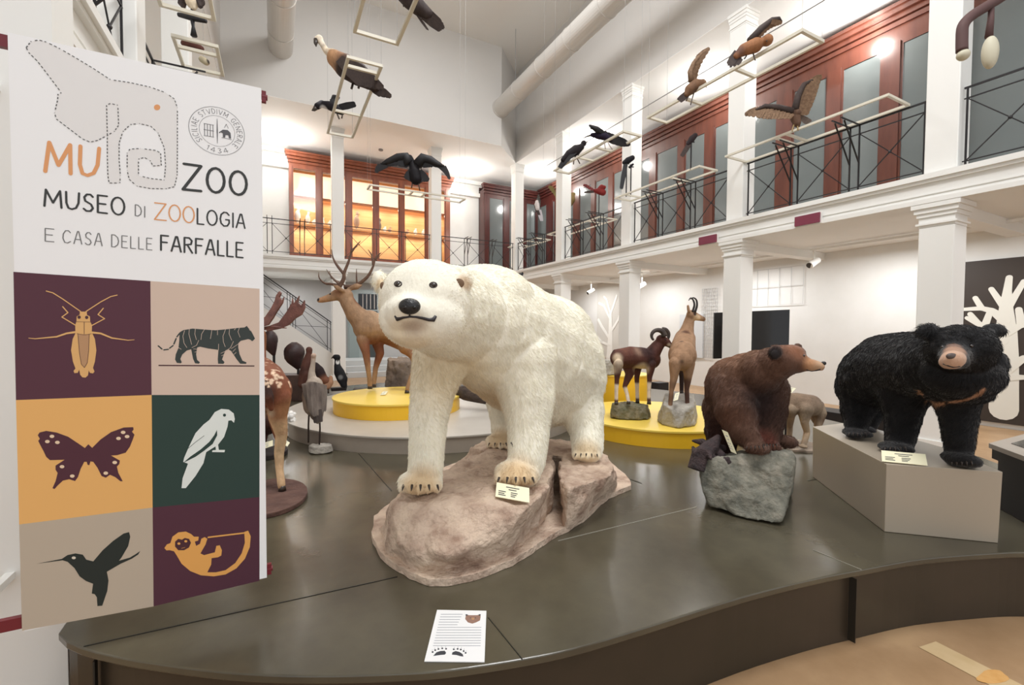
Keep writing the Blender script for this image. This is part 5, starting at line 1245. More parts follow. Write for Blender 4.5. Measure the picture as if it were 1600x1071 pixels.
small('red parrot in flight before the mahogany cabinet doors', 'parrot', 12.0, [[(930, 298, 3), (936, 299, 5), (942, 301, 5)], [(936, 297, 4), (940, 293, 4.5), (944, 293, 3)]], (116, 34, 32),
      [('wing', REDF, [(932, 298), (925, 294), (918, 291)], [(928, 301), (920, 296), (911, 289)], .08, 6), ('tail', DBR, [(930, 299), (930, 300)], [(912, 300), (912, 301)], .05, 2)], pole=(936, 300, 345))
small('grey and white bird before the dark corner cabinet', 'dove', 14.5, [[(840, 326, 3.5), (839, 320, 4)], [(839, 316, 3)]], (196, 188, 186),
      [('wing', DBR, [(836, 320), (837, 324)], [(841, 334), (844, 338)], .1, 4), ('tail', mat('pale_feather', (176, 172, 178), .7), [(841, 328), (844, 328)], [(845, 346), (848, 346)], .08, 3)], pole=(836, 331, 377))
small('red parrot perched on a black pole before the far corner column', 'parrot', 15.0, [[(806, 342, 4), (804, 337, 5), (804, 332, 4)]], (138, 52, 44),
      [('tail', REDF, [(806, 340), (808, 341)], [(812, 358), (814, 359)], .08, 3), ('wing', REDF, [(803, 335), (806, 335)], [(808, 346), (810, 348)], .08, 3)], pole=(803, 346, 385))
# 13 griffon vulture
D = 5.6; t = thing('griffon_vulture', 'griffon vulture with pale head and brown wings perched on the hung frame at top', 'bird', tuple(W(552, 140, D)))
body('body', PLUM, t, [[(524, 92, D, 13), (540, 104, D, 18), (560, 116, D, 17), (576, 126, D, 13), (588, 136, D, 8)], [(520, 86, D, 9), (510, 80, D, 5), (504, 70, D, 4.5), (499, 62, D, 5)], [(499, 61, D, 6), (496, 62, D, 5)]],
     [], vox=.011, smooth=3, coat=(58, 46, 44), spots=[S(523, 95, D, 19, (178, 136, 100), .35), S(538, 98, D, 14, (150, 108, 80), .5), S(510, 82, D, 10, (226, 208, 184), .3), S(500, 64, D, 12, (232, 218, 198), .3), S(520, 80, D, 8, (206, 186, 160), .4)])
MB().tube([W(494, 62, D-.02), W(493, 68, D-.03), W(494, 73, D-.03)], [.03, .022, .004], 8).build('beak', BEAK, t, smooth=True)
feathers('wing', DBR, t, [W(530, 92, D-.14), W(545, 98, D-.14), W(560, 106, D-.12)], [W(565, 134, D-.12), W(585, 138, D-.1), W(600, 140, D-.08)], w=.12, n=12)
feathers('tail', DBR, t, [W(578, 132, D), W(590, 138, D)], [W(595, 150, D), W(612, 152, D)], w=.09, n=6)
legs(t, [[(552, 128, D), (550, 136, D), (549, 139, D)], [(562, 130, D), (560, 138, D)]], .014)
# 14 dark bird with grey head below
D = 7.0; t = thing('dark_vulture', 'black bird with grey head and white throat on the bar under the griffon vulture', 'bird', tuple(W(530, 186, D)))
body('body', PLUM, t, [[(503, 163, D, 5), (514, 165, D, 6.5), (525, 170, D, 7), (534, 176, D, 4)], [(503, 162, D, 5), (496, 166, D, 5)]], [], vox=.01, smooth=3, coat=(26, 22, 28), spots=[S(500, 160, D, 6, (104, 104, 110), .4), S(506, 171, D, 6, (204, 204, 206), .3)])
MB().tube([W(494, 168, D), W(490, 172, D), W(487, 173, D)], [.04, .025, .006], 8).build('beak', BEAK, t, smooth=True)
feathers('wing', BLK, t, [W(520, 168, D), W(518, 160, D)], [W(522, 148, D), W(530, 150, D)], w=.09, n=5); feathers('tail', BLK, t, [W(530, 166, D), W(530, 170, D)], [W(555, 160, D), W(557, 165, D)], w=.06, n=5)
legs(t, [[(530, 176, D), (535, 180, D), (534, 185, D)], [(526, 176, D), (530, 186, D)]], .012)
# 15 dark bird at top edge
D = 4.4; t = thing('dark_raptor', 'dark brown long-tailed bird cut off by the top edge, right of the hung frame', 'bird', tuple(W(640, 5, D)))
body('body', PLUM, t, [[(625, -12, D, 10), (640, 0, D, 13), (655, 12, D, 12), (668, 22, D, 9)]], [], vox=.01, smooth=3, coat=(58, 48, 46))
feathers('tail', DBR, t, [W(655, 6, D), W(664, 18, D), W(660, 26, D)], [W(690, 34, D), W(695, 44, D), W(688, 49, D)], w=.05, n=7); feathers('wing', DBR, t, [W(652, 24, D), W(654, 26, D)], [W(668, 47, D), W(670, 48, D)], w=.02, n=2)
legs(t, [[(634, 6, D), (630, 10, D)], [(642, 8, D), (641, 14, D)]], .008)
# 16 birds from below at top left
D = 4.5; t = thing('pale_eagle', 'pale bellied bird with brown wings seen from below at top left', 'bird', tuple(W(300, 22, D)))
body('body', PLUM, t, [[(296, -8, D, 9), (300, 4, D, 9), (302, 11, D, 5)]], [], vox=.01, smooth=3, coat=(222, 206, 180))
for a, s_ in ((288, -1), (311, 1)): feathers('wing', DBR, t, [W(a, -10, D), W(a+s_*2, 0, D)], [W(a+s_*2, 14, D), W(a+s_*8, 8, D)], w=.06, n=5)
t2 = thing('wooden_perch', 'black T-shaped perch under the pale bellied bird', 'perch', tuple(W(300, 28, 4.5)))
MB().tube([W(279, 23, 4.5), W(300, 28, 4.5), W(322, 33, 4.5)], [.02, .028, .02], 12).build('crosspiece', BLK, t2, smooth=True); MB().tube([W(300, 28, 4.5), W(302, 42, 4.5), W(303, 56, 4.5)], [.02, .014, .03], 12).build('handle', BLK, t2, smooth=True)
MB().tube([W(300, 10, 4.5), W(300, 28, 4.5)], .012, 8).build('stem', BLK, t2)
D = 5.4; t = thing('brown_bird', 'brown bird seen from below between the two frames at top left', 'bird', tuple(W(300, 76, D)))
body('body', PLUM, t, [[(288, 68, D, 5), (302, 70, D, 7), (315, 76, D, 4)]], [], vox=.01, smooth=3, coat=(92, 56, 48))
p = W(302, 66, D); MB().tube([p, Vector((p.x, p.y, HCZ))], .0018, 5).build('hanging_wire', WIRE, t)
D = 5.8; t = thing('small_owl', 'small pale faced bird just above the banner\'s top edge', 'bird', tuple(W(318, 96, D)))
body('body', PLUM, t, [[(316, 93, D, 5), (322, 97, D, 5)]], [], vox=.01, smooth=3, coat=(190, 178, 150), spots=[S(327, 96, D, 4, (60, 50, 44)), S(311, 92, D, 3, (60, 50, 44))])
p = W(318, 92, D); MB().tube([p, Vector((p.x, p.y, HCZ))], .0018, 5).build('hanging_wire', WIRE, t)
# 17 feather fan behind the polar bear
D = 5.6; t = thing('turkey', 'dark bird with fanned tail mostly hidden behind the polar bear\'s back', 'bird', tuple(W(800, 600, D)))
body('body', PLUM, t, [[(800, 500, D, 20), (802, 470, D, 18), (803, 452, D, 8)], [(800, 520, D, 5), (800, 604, D, 4)]], [], vox=.014, smooth=2, coat=(34, 26, 28))
feathers('tail', BLK, t, [W(800, 455, D), W(806, 456, D)], [W(793, 434, D), W(804, 430, D), W(817, 425, D)], w=.05, n=7)

# crane, dark neck bird, duck, cormorant
D = 4.25; t = thing('crane', 'grey wading bird with long neck standing on a small stone, seen from behind', 'bird', tuple(W(492, 694, D)))
body('body', PLUM, t, [[(491, 602, D, 13), (491, 618, D, 18), (492, 634, D, 17), (495, 648, D, 10), (497, 658, D, 5)], [(488, 598, D, 8), (487, 582, D+.02, 5), (489, 568, D+.03, 3.6), (490, 558, D+.04, 3.6)], [(490, 556, D+.03, 4.2)]],
     [], vox=.009, smooth=3, coat=(170, 156, 142), spots=[S(495, 645, D, 12, (98, 84, 80), .5), S(482, 632, D, 8, (126, 112, 106), .5), S(490, 556, D, 7, (196, 168, 150), .4)])
feathers('wing', mat('grey_feather', (160, 148, 138), .75, (110, 98, 92), 14, bump=.3, stretch=(1, 1, .3)), t, [W(474, 600, D-.08), W(488, 597, D-.12), W(508, 602, D-.08)], [W(480, 634, D-.08), W(490, 652, D-.12), W(508, 644, D-.06)], w=.034, n=16)
feathers('tail', mat('dark_grey_feather', (84, 74, 70), .7), t, [W(490, 640, D-.1), W(500, 640, D-.1)], [W(492, 662, D-.1), W(503, 660, D-.1)], w=.03, n=5)
legs(t, [[(483, 640, D), (482, 665, D), (482, 692, D)], [(499, 645, D), (500, 670, D), (499, 695, D)]], .008, mat('dark_leg', (66, 54, 48), .6))
plat_rock('small rough stone under the grey wading bird', 472, 515, 711, 698, 4.16, PT, .22, ROCKL, amp=.01, vox=.01, seed=9)
D = 6.9; t = thing('dark_goose', 'dark brown long-necked bird behind the grey wading bird', 'bird', tuple(W(495, 615, D)))
body('body', PLUM, t, [[(478, 580, D, 9), (480, 568, D, 8), (483, 552, D, 4.5), (483, 547, D, 5)], [(478, 584, D, 10), (474, 600, D, 8)]], [], vox=.01, smooth=3, coat=(90, 58, 50), spots=[S(476, 580, D, 9, (54, 36, 34), .4)])
legs(t, [[(476, 605, D), (476, 614, D)], [(480, 605, D), (481, 614, D)]], .008)
D = 6.85; t = thing('dark_duck', 'round black-backed bird right of the grey wading bird', 'bird', tuple(W(497, 620, D)))
body('body', PLUM, t, [[(492, 573, D, 7), (497, 580, D, 9), (502, 588, D, 8)], [(502, 592, D, 8), (512, 596, D, 6)]], [], vox=.012, smooth=3, coat=(38, 26, 28), spots=[S(508, 598, D, 12, (126, 82, 62), .4)])
legs(t, [[(503, 598, D), (503, 614, D)], [(508, 600, D), (508, 615, D)]], .01)
D = 6.85; t = thing('brown_duck', 'small tan bird beside the black cormorant', 'bird', tuple(W(514, 613, D)))
body('body', PLUM, t, [[(512, 603, D, 6), (516, 598, D, 5), (517, 590, D, 3)]], [], vox=.012, smooth=3, coat=(178, 136, 108))
legs(t, [[(513, 608, D), (513, 615, D)]], .012)
D = 6.95; t = thing('cormorant', 'black and white cormorant standing upright at the foot of the stairs', 'bird', tuple(W(531, 612, D)))
body('body', PLUM, t, [[(527, 572, D, 5), (530, 582, D, 8), (535, 593, D, 8), (537, 602, D, 5)], [(527, 570, D, 4.5), (527, 562, D, 4)], [(527, 559, D, 5), (524, 558, D, 4)]], [], vox=.011, smooth=2, coat=(26, 26, 30), spots=[S(528, 566, D-.05, 4, (220, 220, 220), .1), S(528, 563.5, D-.05, 2.6, (26, 26, 30), .2), S(532, 590, D-.07, 3.5, (110, 112, 114), .4)])
MB().tube([W(521, 558, D), W(517.5, 560.5, D)], [.018, .004], 8).build('beak', BEAK, t)
feathers('tail', BLK, t, [W(537, 600, D), W(540, 600, D)], [W(541, 608, D), W(540, 609, D)], w=.05, n=3)
MB().box((W(520, 612, D)-Vector((.02, 0, .0))), (W(541, 607, D)+Vector((.02, .2, 0)))).build('stone_base', mat('black_base', (44, 36, 36), .7), t, bevel=.01)

# boulders and driftwood on the grey plinth
plat_rock('large brown boulder behind the stag\'s legs', 590, 655, 613, 556, 6.9, GZ, .8, mat('brown_boulder', (150, 130, 112), .85, (98, 88, 80), 2.5, bump=.8, bscale=20), amp=.03, vox=.025, seed=3)
plat_rock('upper pinkish boulder behind the stag\'s belly', 597, 650, 575, 545, 7.75, GZ+.2, .6, ROCKP, amp=.02, vox=.025, seed=5) if False else None
plat_rock('flat dark stone right of the cormorant', 545, 572, 609, 601, 6.9, GZ, .3, mat('dark_stone', (96, 90, 84), .8, (70, 66, 64), 6, bump=.6), amp=.01, vox=.015, seed=7)
D = 5.6; t = thing('driftwood', 'dark weathered log on the grey plinth, seen under the polar bear\'s chest', 'wood', tuple(W(745, 625, D)))
m = MB(); m.tube([W(716, 612, D+.1), W(728, 614, D+.05), W(742, 618, D), W(782, 630, D-.1)], [.07, .10, .09, .05], 12); m.tube([W(735, 616, D), W(745, 606, D+.05)], [.05, .02], 8)
o = m.build('log', mat('weathered_wood', (92, 76, 66), .85, (58, 48, 44), 14, bump=1.0, stretch=(1, 1, 3)), t); bake(o, [('REMESH', dict(mode='VOXEL', voxel_size=0.014))]); o.data.polygons.foreach_set('use_smooth', [True]*len(o.data.polygons))

# birds on the shelf of the lit cabinet
YBD = YCB+0.30
SB = mat('white_plumage', (238, 232, 224), .7); SB2 = mat('warm_grey_plumage', (168, 140, 118), .7)
def shelf_bird(label, px, w, ytop, ybase, m, neck=False, base=True):
    c = PY(px, ybase, YBD); c.z = zsh; k = (c-EYE).dot(CF)/FPX; H = max((349-ytop)*k, .12); r = w*k/2
    t = thing('mounted_bird', label, 'bird', tuple(c), 'birds in the lit cabinet')
    b = MB()
    if base: MB().box((c.x-r*.9, c.y-.06, zsh+.001), (c.x+r*.9, c.y+.06, zsh+.04)).build('stand', SB, t)
    b.ball(c+Vector((0, 0, .04+H*.38)), (r, r*.8, H*.34), 14, 10); b.ball(c+Vector((r*.3, 0, .04+H*.80)), (r*.55, r*.5, H*.15), 12, 8); b.tube([c+Vector((0, 0, .04+H*.5)), c+Vector((r*.25, 0, .04+H*.78))], [r*.6, r*.4], 10)
    b.tube([c+Vector((0, 0, .03)), c+Vector((0, 0, .04+H*.3))], r*.3, 8)
    o = b.build('bird_body', m, t, smooth=True)
    MB().tube([c+Vector((r*.75, 0, .04+H*.80)), c+Vector((r*1.3, 0, .04+H*.77))], [r*.2, .003], 8).build('beak', mat('orange_beak', (206, 130, 60), .5), t)
    return t
for lbl, px, w, yt, m_ in (('largest white bird at the left end of the lit cabinet', 465, 9, 322, SB), ('upright white bird with dark cap, second in the lit cabinet', 481, 7, 329, SB), ('small low white bird, third in the lit cabinet', 491, 7, 340, SB),
                      ('small white bird with black head left of the first column in the lit cabinet', 504, 6, 336, SB), ('white bird half behind the left column of the lit cabinet', 515, 6, 339, SB),
                      ('tall grey bird on a branch right of the left column', 557, 9, 320, SB2), ('tall dark bird behind the second stile of the lit cabinet', 592, 8, 327, mat('slate_plumage', (110, 104, 98), .7)), ('small white bird at the middle of the lit cabinet', 601, 6, 349-9, SB),
                      ('small grey bird right of the middle of the lit cabinet', 609, 6, 344-4, SB2), ('small brown headed bird right of the third stile', 636, 6, 349-8, SB2), ('small white bird near the right column of the lit cabinet', 649, 6, 349-11, SB), ('small pale bird at the right column of the lit cabinet', 661, 5, 349-11, SB)):
    shelf_bird(lbl, px, w, yt, 349, m_)

# blurred hanging thing at the top right corner
D = 4.2; t = thing('hanging_ornament', 'brown curved hanging limb with a cream bulb at the top right corner', 'ornament', tuple(W(1545, 20, D)))
MB().tube(smooth_poly([W(1610, -40, D), W(1570, -8, D), W(1545, 8, D), (W(1518, 25, D)), W(1505, 40, D), W(1503, 60, D), W(1503, 80, D)], 4), .045, 12).build('curved_limb', mat('dark_plum', (84, 58, 56), .7), t, smooth=True)
MB().tube([W(1549, 6, D), W(1548, 30, D), W(1545, 58, D)], [.022, .024, .03], 10).build('stem', mat('dark_plum', (84, 58, 56), .7), t, smooth=True)
MB().ball(W(1547, 82, D), (.07, .06, .15), 18, 14).build('cream_bulb', mat('cream_bulb', (196, 190, 168), .6), t, smooth=True)
MB().ball(W(1505, 86, D), (.055, .05, .05), 14, 10).build('cream_tip', mat('cream_bulb', (196, 190, 168), .6), t, smooth=True)
MB().tube([W(1549, 4, D), Vector((W(1549, 4, D).x, W(1549, 4, D).y, HCZ))], .003, 6).build('hanging_wire', WIRE, t)
# ================================================================== HANGING BANNER
BYP = 2.12
def PB(px, py): return PY(px, py, BYP)
bn = thing('hanging_banner', 'tall white banner with museum lettering above six coloured animal pictures, at left', 'banner', (-0.42, BYP, 0.5))
CLOTH = mat('banner_cloth', (244, 244, 245), 0.75)
xl, xr = PB(12, 60).x, PB(408, 130).x; zt = PB(210, 95).z; zb = PB(210, 945).z
zt = (PB(12, 60).z+PB(408, 130).z)/2; zb = (PB(34, 985).z+PB(406, 908).z)/2
MB().box((xl, BYP, zb), (xr, BYP+0.003, zt)).build('sheet', CLOTH, bn)
for nm, z in (('top_rod', zt-0.028), ('bottom_rod', zb+0.03)):
    MB().tube([(xl-0.22, BYP+0.014, z), (xr+0.022, BYP+0.014, z)], 0.011, 14).build(nm, DKRED, bn)
    # flat end plates seen at the edges
    MB().box((xr+0.001, BYP+0.004, z-0.022), (xr+0.017, BYP+0.022, z+0.022)).build('end_cap', DKRED, bn)
    MB().box((xl-0.21, BYP+0.003, z-0.02), (xl-0.001, BYP+0.024, z+0.02)).build('rod_cover', DKRED, bn)
    MB().box((xl-0.21, BYP+0.02, z-0.014), (xl-0.18, 2.552, z+0.014)).build('wall_bracket', WHITE, bn)
LEVEL = [0]
class Ink:
    """flat print on the banner cloth, each ink a mesh of its own just proud of the cloth"""
    def __init__(s, lvl): s.m = MB(); s.o = -0.0004*lvl; s.n = 0
    def off(s): s.n += 1; return s.o - 0.000004*(s.n % 60)
    def poly(s, pts, flat=False):
        o = s.off(); q = [Vector((p.x, BYP+o, p.z)) for p in (PB(a, c) for a, c in pts)] if not flat else [Vector((a, BYP+o, c)) for a, c in pts]
        tr = tessellate_polygon([q]) if len(q) != 4 else [(0, 1, 2), (0, 2, 3)]; fs = []
        for a, b, c in tr:
            n = (q[b]-q[a]).cross(q[c]-q[a]); fs.append((a, b, c) if n.y < 0 else (a, c, b))
        s.m.add(q, fs)
    def line(s, pts, w, flat=False, caps=True):
        q = [(p.x, p.z) for p in (PB(a, c) for a, c in pts)] if not flat else list(pts)
        ws = w if hasattr(w, '__len__') else [w]*len(q)
        for (x0, z0), (x1, z1), w0, w1 in zip(q, q[1:], ws, ws[1:]):
            L = math.hypot(x1-x0, z1-z0)
            if L < 1e-6: continue
            nx, nz = -(z1-z0)/L/2, (x1-x0)/L/2
            s.poly([(x0+nx*w0, z0+nz*w0), (x1+nx*w1, z1+nz*w1), (x1-nx*w1, z1-nz*w1), (x0-nx*w0, z0-nz*w0)], True)
        if caps:
            for (x, z), ww in zip(q, ws):
                s.poly([(x+ww/2*math.cos(t), z+ww/2*math.sin(t)) for t in np.linspace(0, 2*math.pi, 9)[:-1]], True)
    def dot(s, px, py, rx, ry=None):
        ry = ry or rx; s.poly([(px+rx*math.cos(t), py+ry*math.sin(t)) for t in np.linspace(0, 2*math.pi, 15)[:-1]])
    def done(s, name, m, parent=None): return s.m.build(name, m, parent or bn)
def cm(name, c): return mat('print_'+name, c, 0.7)
PLUMC, BEIGE, YEL, GRN, TAUC = cm('plum', (84, 44, 58)), cm('beige', (212, 190, 174)), cm('amber', (232, 178, 106)), cm('green', (36, 60, 54)), cm('taupe', (186, 172, 154))
ORG, DARK, GREY = cm('orange', (226, 160, 108)), cm('charcoal', (58, 60, 60)), cm('grey', (118, 118, 118))
G_ = lambda f, y: y
def tile(name, m, pts):
    k = Ink(1); k.poly(pts); return k.done(name, m)
tiles = {}
T0, T1, T2, T3 = 21.5, 236.5, 403.5, 0
tiles['grasshopper'] = tile('grasshopper_panel', PLUMC, [(21, 425), (235, 439.5), (237, 617.5), (25, 625.5)])
tiles['tiger'] = tile('tiger_panel', BEIGE, [(235, 439.5), (405.5, 451.5), (405.5, 617.5), (237, 617.5)])
tiles['butterfly'] = tile('butterfly_panel', YEL, [(25, 625.5), (237, 617.5), (238.5, 793.5), (30, 820)])
tiles['parrot'] = tile('parrot_panel', GRN, [(237, 617.5), (405.5, 617.5), (405.5, 777), (238.5, 793.5)])
tiles['hummingbird'] = tile('hummingbird_panel', TAUC, [(30, 820), (238.5, 793.5), (240, 948), (34.5, 986)])
tiles['monkey'] = tile('monkey_panel', cm('wine', (78, 38, 54)), [(238.5, 793.5), (405.5, 777), (405.5, 908), (240, 948)])
def cr(pts, ox, oy, s): return [(ox+a/s, oy+c/s) for a, c in pts]
# grasshopper
A_ = lambda p: cr(p, 20, 430, 5.1)
k = Ink(2)
for p in ([(268, 128), (320, 142), (400, 192), (540, 290)], [(832, 160), (780, 172), (700, 215), (585, 290)], [(398, 252), (440, 300), (392, 335), (500, 400)], [(722, 265), (680, 315), (732, 348), (620, 408)]): k.line(A_(p), .0032)
for p in ([(128, 503), (180, 508), (350, 492), (430, 465), (500, 455)], [(968, 516), (920, 520), (790, 502), (700, 465), (630, 458)]): k.line(A_(p), [.002, .003, .005, .006, .007])
k.poly(A_([(535, 292), (590, 292), (592, 318), (615, 330), (618, 372), (632, 400), (630, 455), (655, 510), (667, 600), (655, 690), (640, 740), (652, 770), (640, 784), (615, 780), (606, 760), (600, 800), (580, 818), (555, 815), (538, 795), (530, 755), (518, 780), (492, 782), (485, 765), (500, 745), (480, 690), (465, 600), (478, 510), (500, 465), (498, 400), (508, 370), (510, 330), (534, 316)]))
k.done('grasshopper', cm('sand', (222, 174, 112)), tiles['grasshopper'])
k = Ink(3); k.poly(A_([(520, 470), (610, 474), (606, 600), (595, 700), (572, 738), (548, 712), (532, 620)])); k.done('grasshopper_wing', cm('tan', (184, 142, 104)), tiles['grasshopper'])
k = Ink(4)
for p in ([(520, 470), (532, 620), (548, 712), (572, 738), (595, 700), (606, 600), (610, 474)], [(510, 372), (618, 374)], [(512, 466), (570, 478), (628, 468)], [(570, 375), (570, 470)]): k.line(A_(p), .0012)
k.dot(*A_([(530, 336)])[0], 2.6); k.dot(*A_([(590, 338)])[0], 2.6)
k.done('grasshopper_marks', cm('plum2', (74, 40, 50)), tiles['grasshopper'])
# tiger
A_ = lambda p: cr(p, 230, 430, 5.64); TG = cm('tiger_green', (52, 60, 58))
k = Ink(2)
k.poly(A_([(285, 505), (320, 485), (400, 472), (500, 480), (600, 487), (700, 478), (800, 466), (858, 462), (878, 448), (890, 465), (915, 492), (935, 530), (950, 560), (938, 574), (925, 584), (908, 570), (890, 565), (860, 572), (825, 580), (803, 602), (803, 640), (815, 700), (840, 755), (875, 770), (872, 783), (820, 782), (790, 745), (740, 670), (715, 655), (690, 665), (675, 700), (660, 745), (682, 768), (672, 783), (625, 782), (622, 740), (628, 660), (540, 648), (465, 632), (440, 640), (432, 700), (440, 748), (465, 770), (455, 782), (422, 778), (405, 740), (388, 655), (350, 665), (310, 700), (292, 740), (305, 768), (298, 778), (262, 775), (246, 745), (252, 700), (275, 645), (283, 580)]))
for p in ([(285, 515), (262, 545)], [(255, 560), (236, 608)], [(228, 622), (198, 645)], [(186, 655), (148, 660)], [(130, 652), (98, 625)]): k.line(A_(p), .0045)
k.done('tiger', TG, tiles['tiger'])
k = Ink(3)
for p in ([(330, 490), (315, 540), (325, 600), (350, 640)], [(372, 476), (368, 520), (392, 612)], [(425, 474), (420, 520), (434, 570)], [(505, 480), (480, 520), (474, 570)], [(570, 486), (558, 562)], [(620, 488), (620, 528)], [(690, 480), (668, 540), (672, 590), (688, 632)], [(725, 478), (722, 520), (745, 575)], [(812, 466), (800, 500), (818, 548)], [(455, 575), (435, 620), (395, 640)], [(630, 608), (628, 660)], [(760, 585), (735, 640), (690, 672), (650, 690)], [(740, 650), (800, 610)], [(755, 675), (780, 650)], [(765, 700), (785, 682)], [(270, 635), (300, 655)], [(408, 652), (455, 655)], [(420, 680), (452, 672)], [(655, 712), (680, 700)], [(900, 480), (912, 492)], [(780, 470), (768, 484)]): k.line(A_(p), .0014)
k.done('tiger_stripes', BEIGE, tiles['tiger'])
k = Ink(2); k.line(A_([(100, 797), (945, 802)]), .0045, caps=False); k.done('ground_line', cm('maroon', (70, 34, 40)), tiles['tiger'])
# butterfly
A_ = lambda p: cr(p, 20, 620, 3.06)
k = Ink(2)
k.poly(A_([(362, 228), (370, 236), (380, 245), (420, 205), (470, 170), (530, 148), (576, 146), (578, 158), (570, 168), (582, 182), (574, 205), (560, 240), (540, 268), (500, 280), (470, 282), (512, 306), (510, 322), (498, 335), (505, 365), (526, 405), (515, 405), (490, 385), (465, 374), (445, 388), (425, 380), (405, 340), (385, 312), (372, 310), (366, 328), (358, 326), (354, 312), (342, 312), (325, 345), (312, 385), (298, 404), (270, 395), (240, 402), (215, 425), (200, 442), (190, 438), (205, 405), (215, 365), (205, 350), (205, 330), (248, 302), (210, 303), (178, 304), (160, 288), (148, 262), (135, 238), (122, 212), (130, 202), (120, 185), (128, 172), (160, 164), (210, 172), (265, 192), (310, 222), (345, 246), (354, 236)]))
k.done('butterfly', cm('butterfly_plum', (78, 36, 50)), tiles['butterfly'])
k = Ink(3)
for a, c in ((188, 190), (166, 215), (214, 219), (236, 335), (285, 380), (528, 171), (547, 191), (506, 200), (488, 315), (445, 366)): k.dot(20+a/3.06, 620+c/3.06, 3.7, 2.6)
k.done('wing_spots', cm('wing_spot', (232, 206, 176)), tiles['butterfly'])
# hummingbird
INKG = cm('dark_green', (30, 38, 34))
k = Ink(2)
k.poly(A_([(112, 800), (235, 776), (262, 758), (300, 750), (335, 756), (352, 780), (385, 788), (430, 735), (480, 690), (530, 655), (556, 648), (562, 670), (552, 715), (520, 770), (508, 785), (560, 770), (590, 752), (610, 738), (600, 755), (570, 775), (515, 800), (450, 838), (458, 880), (452, 930), (440, 965), (428, 1000), (405, 1002), (402, 960), (392, 945), (378, 942), (384, 895), (350, 882), (320, 860), (295, 820), (262, 790), (238, 783)]))
k.done('hummingbird', INKG, tiles['hummingbird'])
k = Ink(3); k.dot(20+292/3.06, 620+771/3.06, 3.2, 2.2); k.done('hummingbird_eye', cm('eye_pale', (216, 206, 190)), tiles['hummingbird'])
# parrot and monkey
A_ = lambda p: cr(p, 230, 600, 2.98)
k = Ink(2)
k.poly(A_([(160, 486), (165, 440), (190, 372), (168, 364), (172, 345), (195, 292), (225, 230), (262, 190), (290, 168), (315, 132), (345, 117), (380, 120), (403, 138), (408, 165), (404, 182), (392, 170), (378, 172), (374, 200), (358, 248), (330, 284), (334, 308), (362, 308), (360, 319), (302, 318), (304, 310), (320, 308), (318, 292), (275, 318), (262, 370), (225, 430), (180, 486)]))
k.done('parrot', cm('parrot_white', (226, 232, 228)), tiles['parrot'])
k = Ink(3)
k.poly(A_([(325, 215), (326, 240), (305, 280), (265, 312), (225, 340), (168, 368), (200, 340), (250, 305), (290, 270), (312, 240)])); k.line(A_([(265, 242), (225, 272), (192, 300)]), .0016); k.dot(*A_([(360, 146)])[0], 2.4)
k.done('parrot_marks', GRN, tiles['parrot'])
k = Ink(2); MN = cm('monkey_amber', (228, 166, 88))
k.poly(A_([(80, 765), (92, 748), (108, 742), (118, 712), (145, 692), (180, 688), (205, 700), (218, 712), (240, 712), (238, 730), (222, 735), (228, 755), (246, 745), (252, 722), (268, 714), (280, 722), (272, 748), (248, 790), (265, 798), (315, 785), (322, 755), (338, 752), (348, 775), (345, 800), (330, 808), (300, 812), (298, 842), (280, 878), (320, 878), (365, 868), (410, 835), (440, 790), (455, 740), (452, 690), (470, 684), (482, 710), (478, 760), (455, 815), (415, 860), (365, 888), (310, 897), (250, 892), (200, 872), (160, 838), (138, 800), (125, 780), (105, 775), (90, 776)]))
k.line(A_([(285, 715), (450, 695)]), .006)
k.done('monkey', MN, tiles['monkey'])
k = Ink(3); k.poly(A_([(130, 735), (145, 722), (162, 726), (175, 718), (195, 722), (204, 740), (195, 762), (172, 775), (145, 775), (130, 758)])); k.done('monkey_face', cm('wine2', (72, 34, 44)), tiles['monkey'])
k = Ink(4); k.dot(*A_([(148, 744)])[0], 2.4, 1.9); k.dot(*A_([(180, 733)])[0], 2.4, 1.9); k.line(A_([(160, 766), (176, 762)]), .0014); k.done('monkey_eyes', MN, tiles['monkey'])

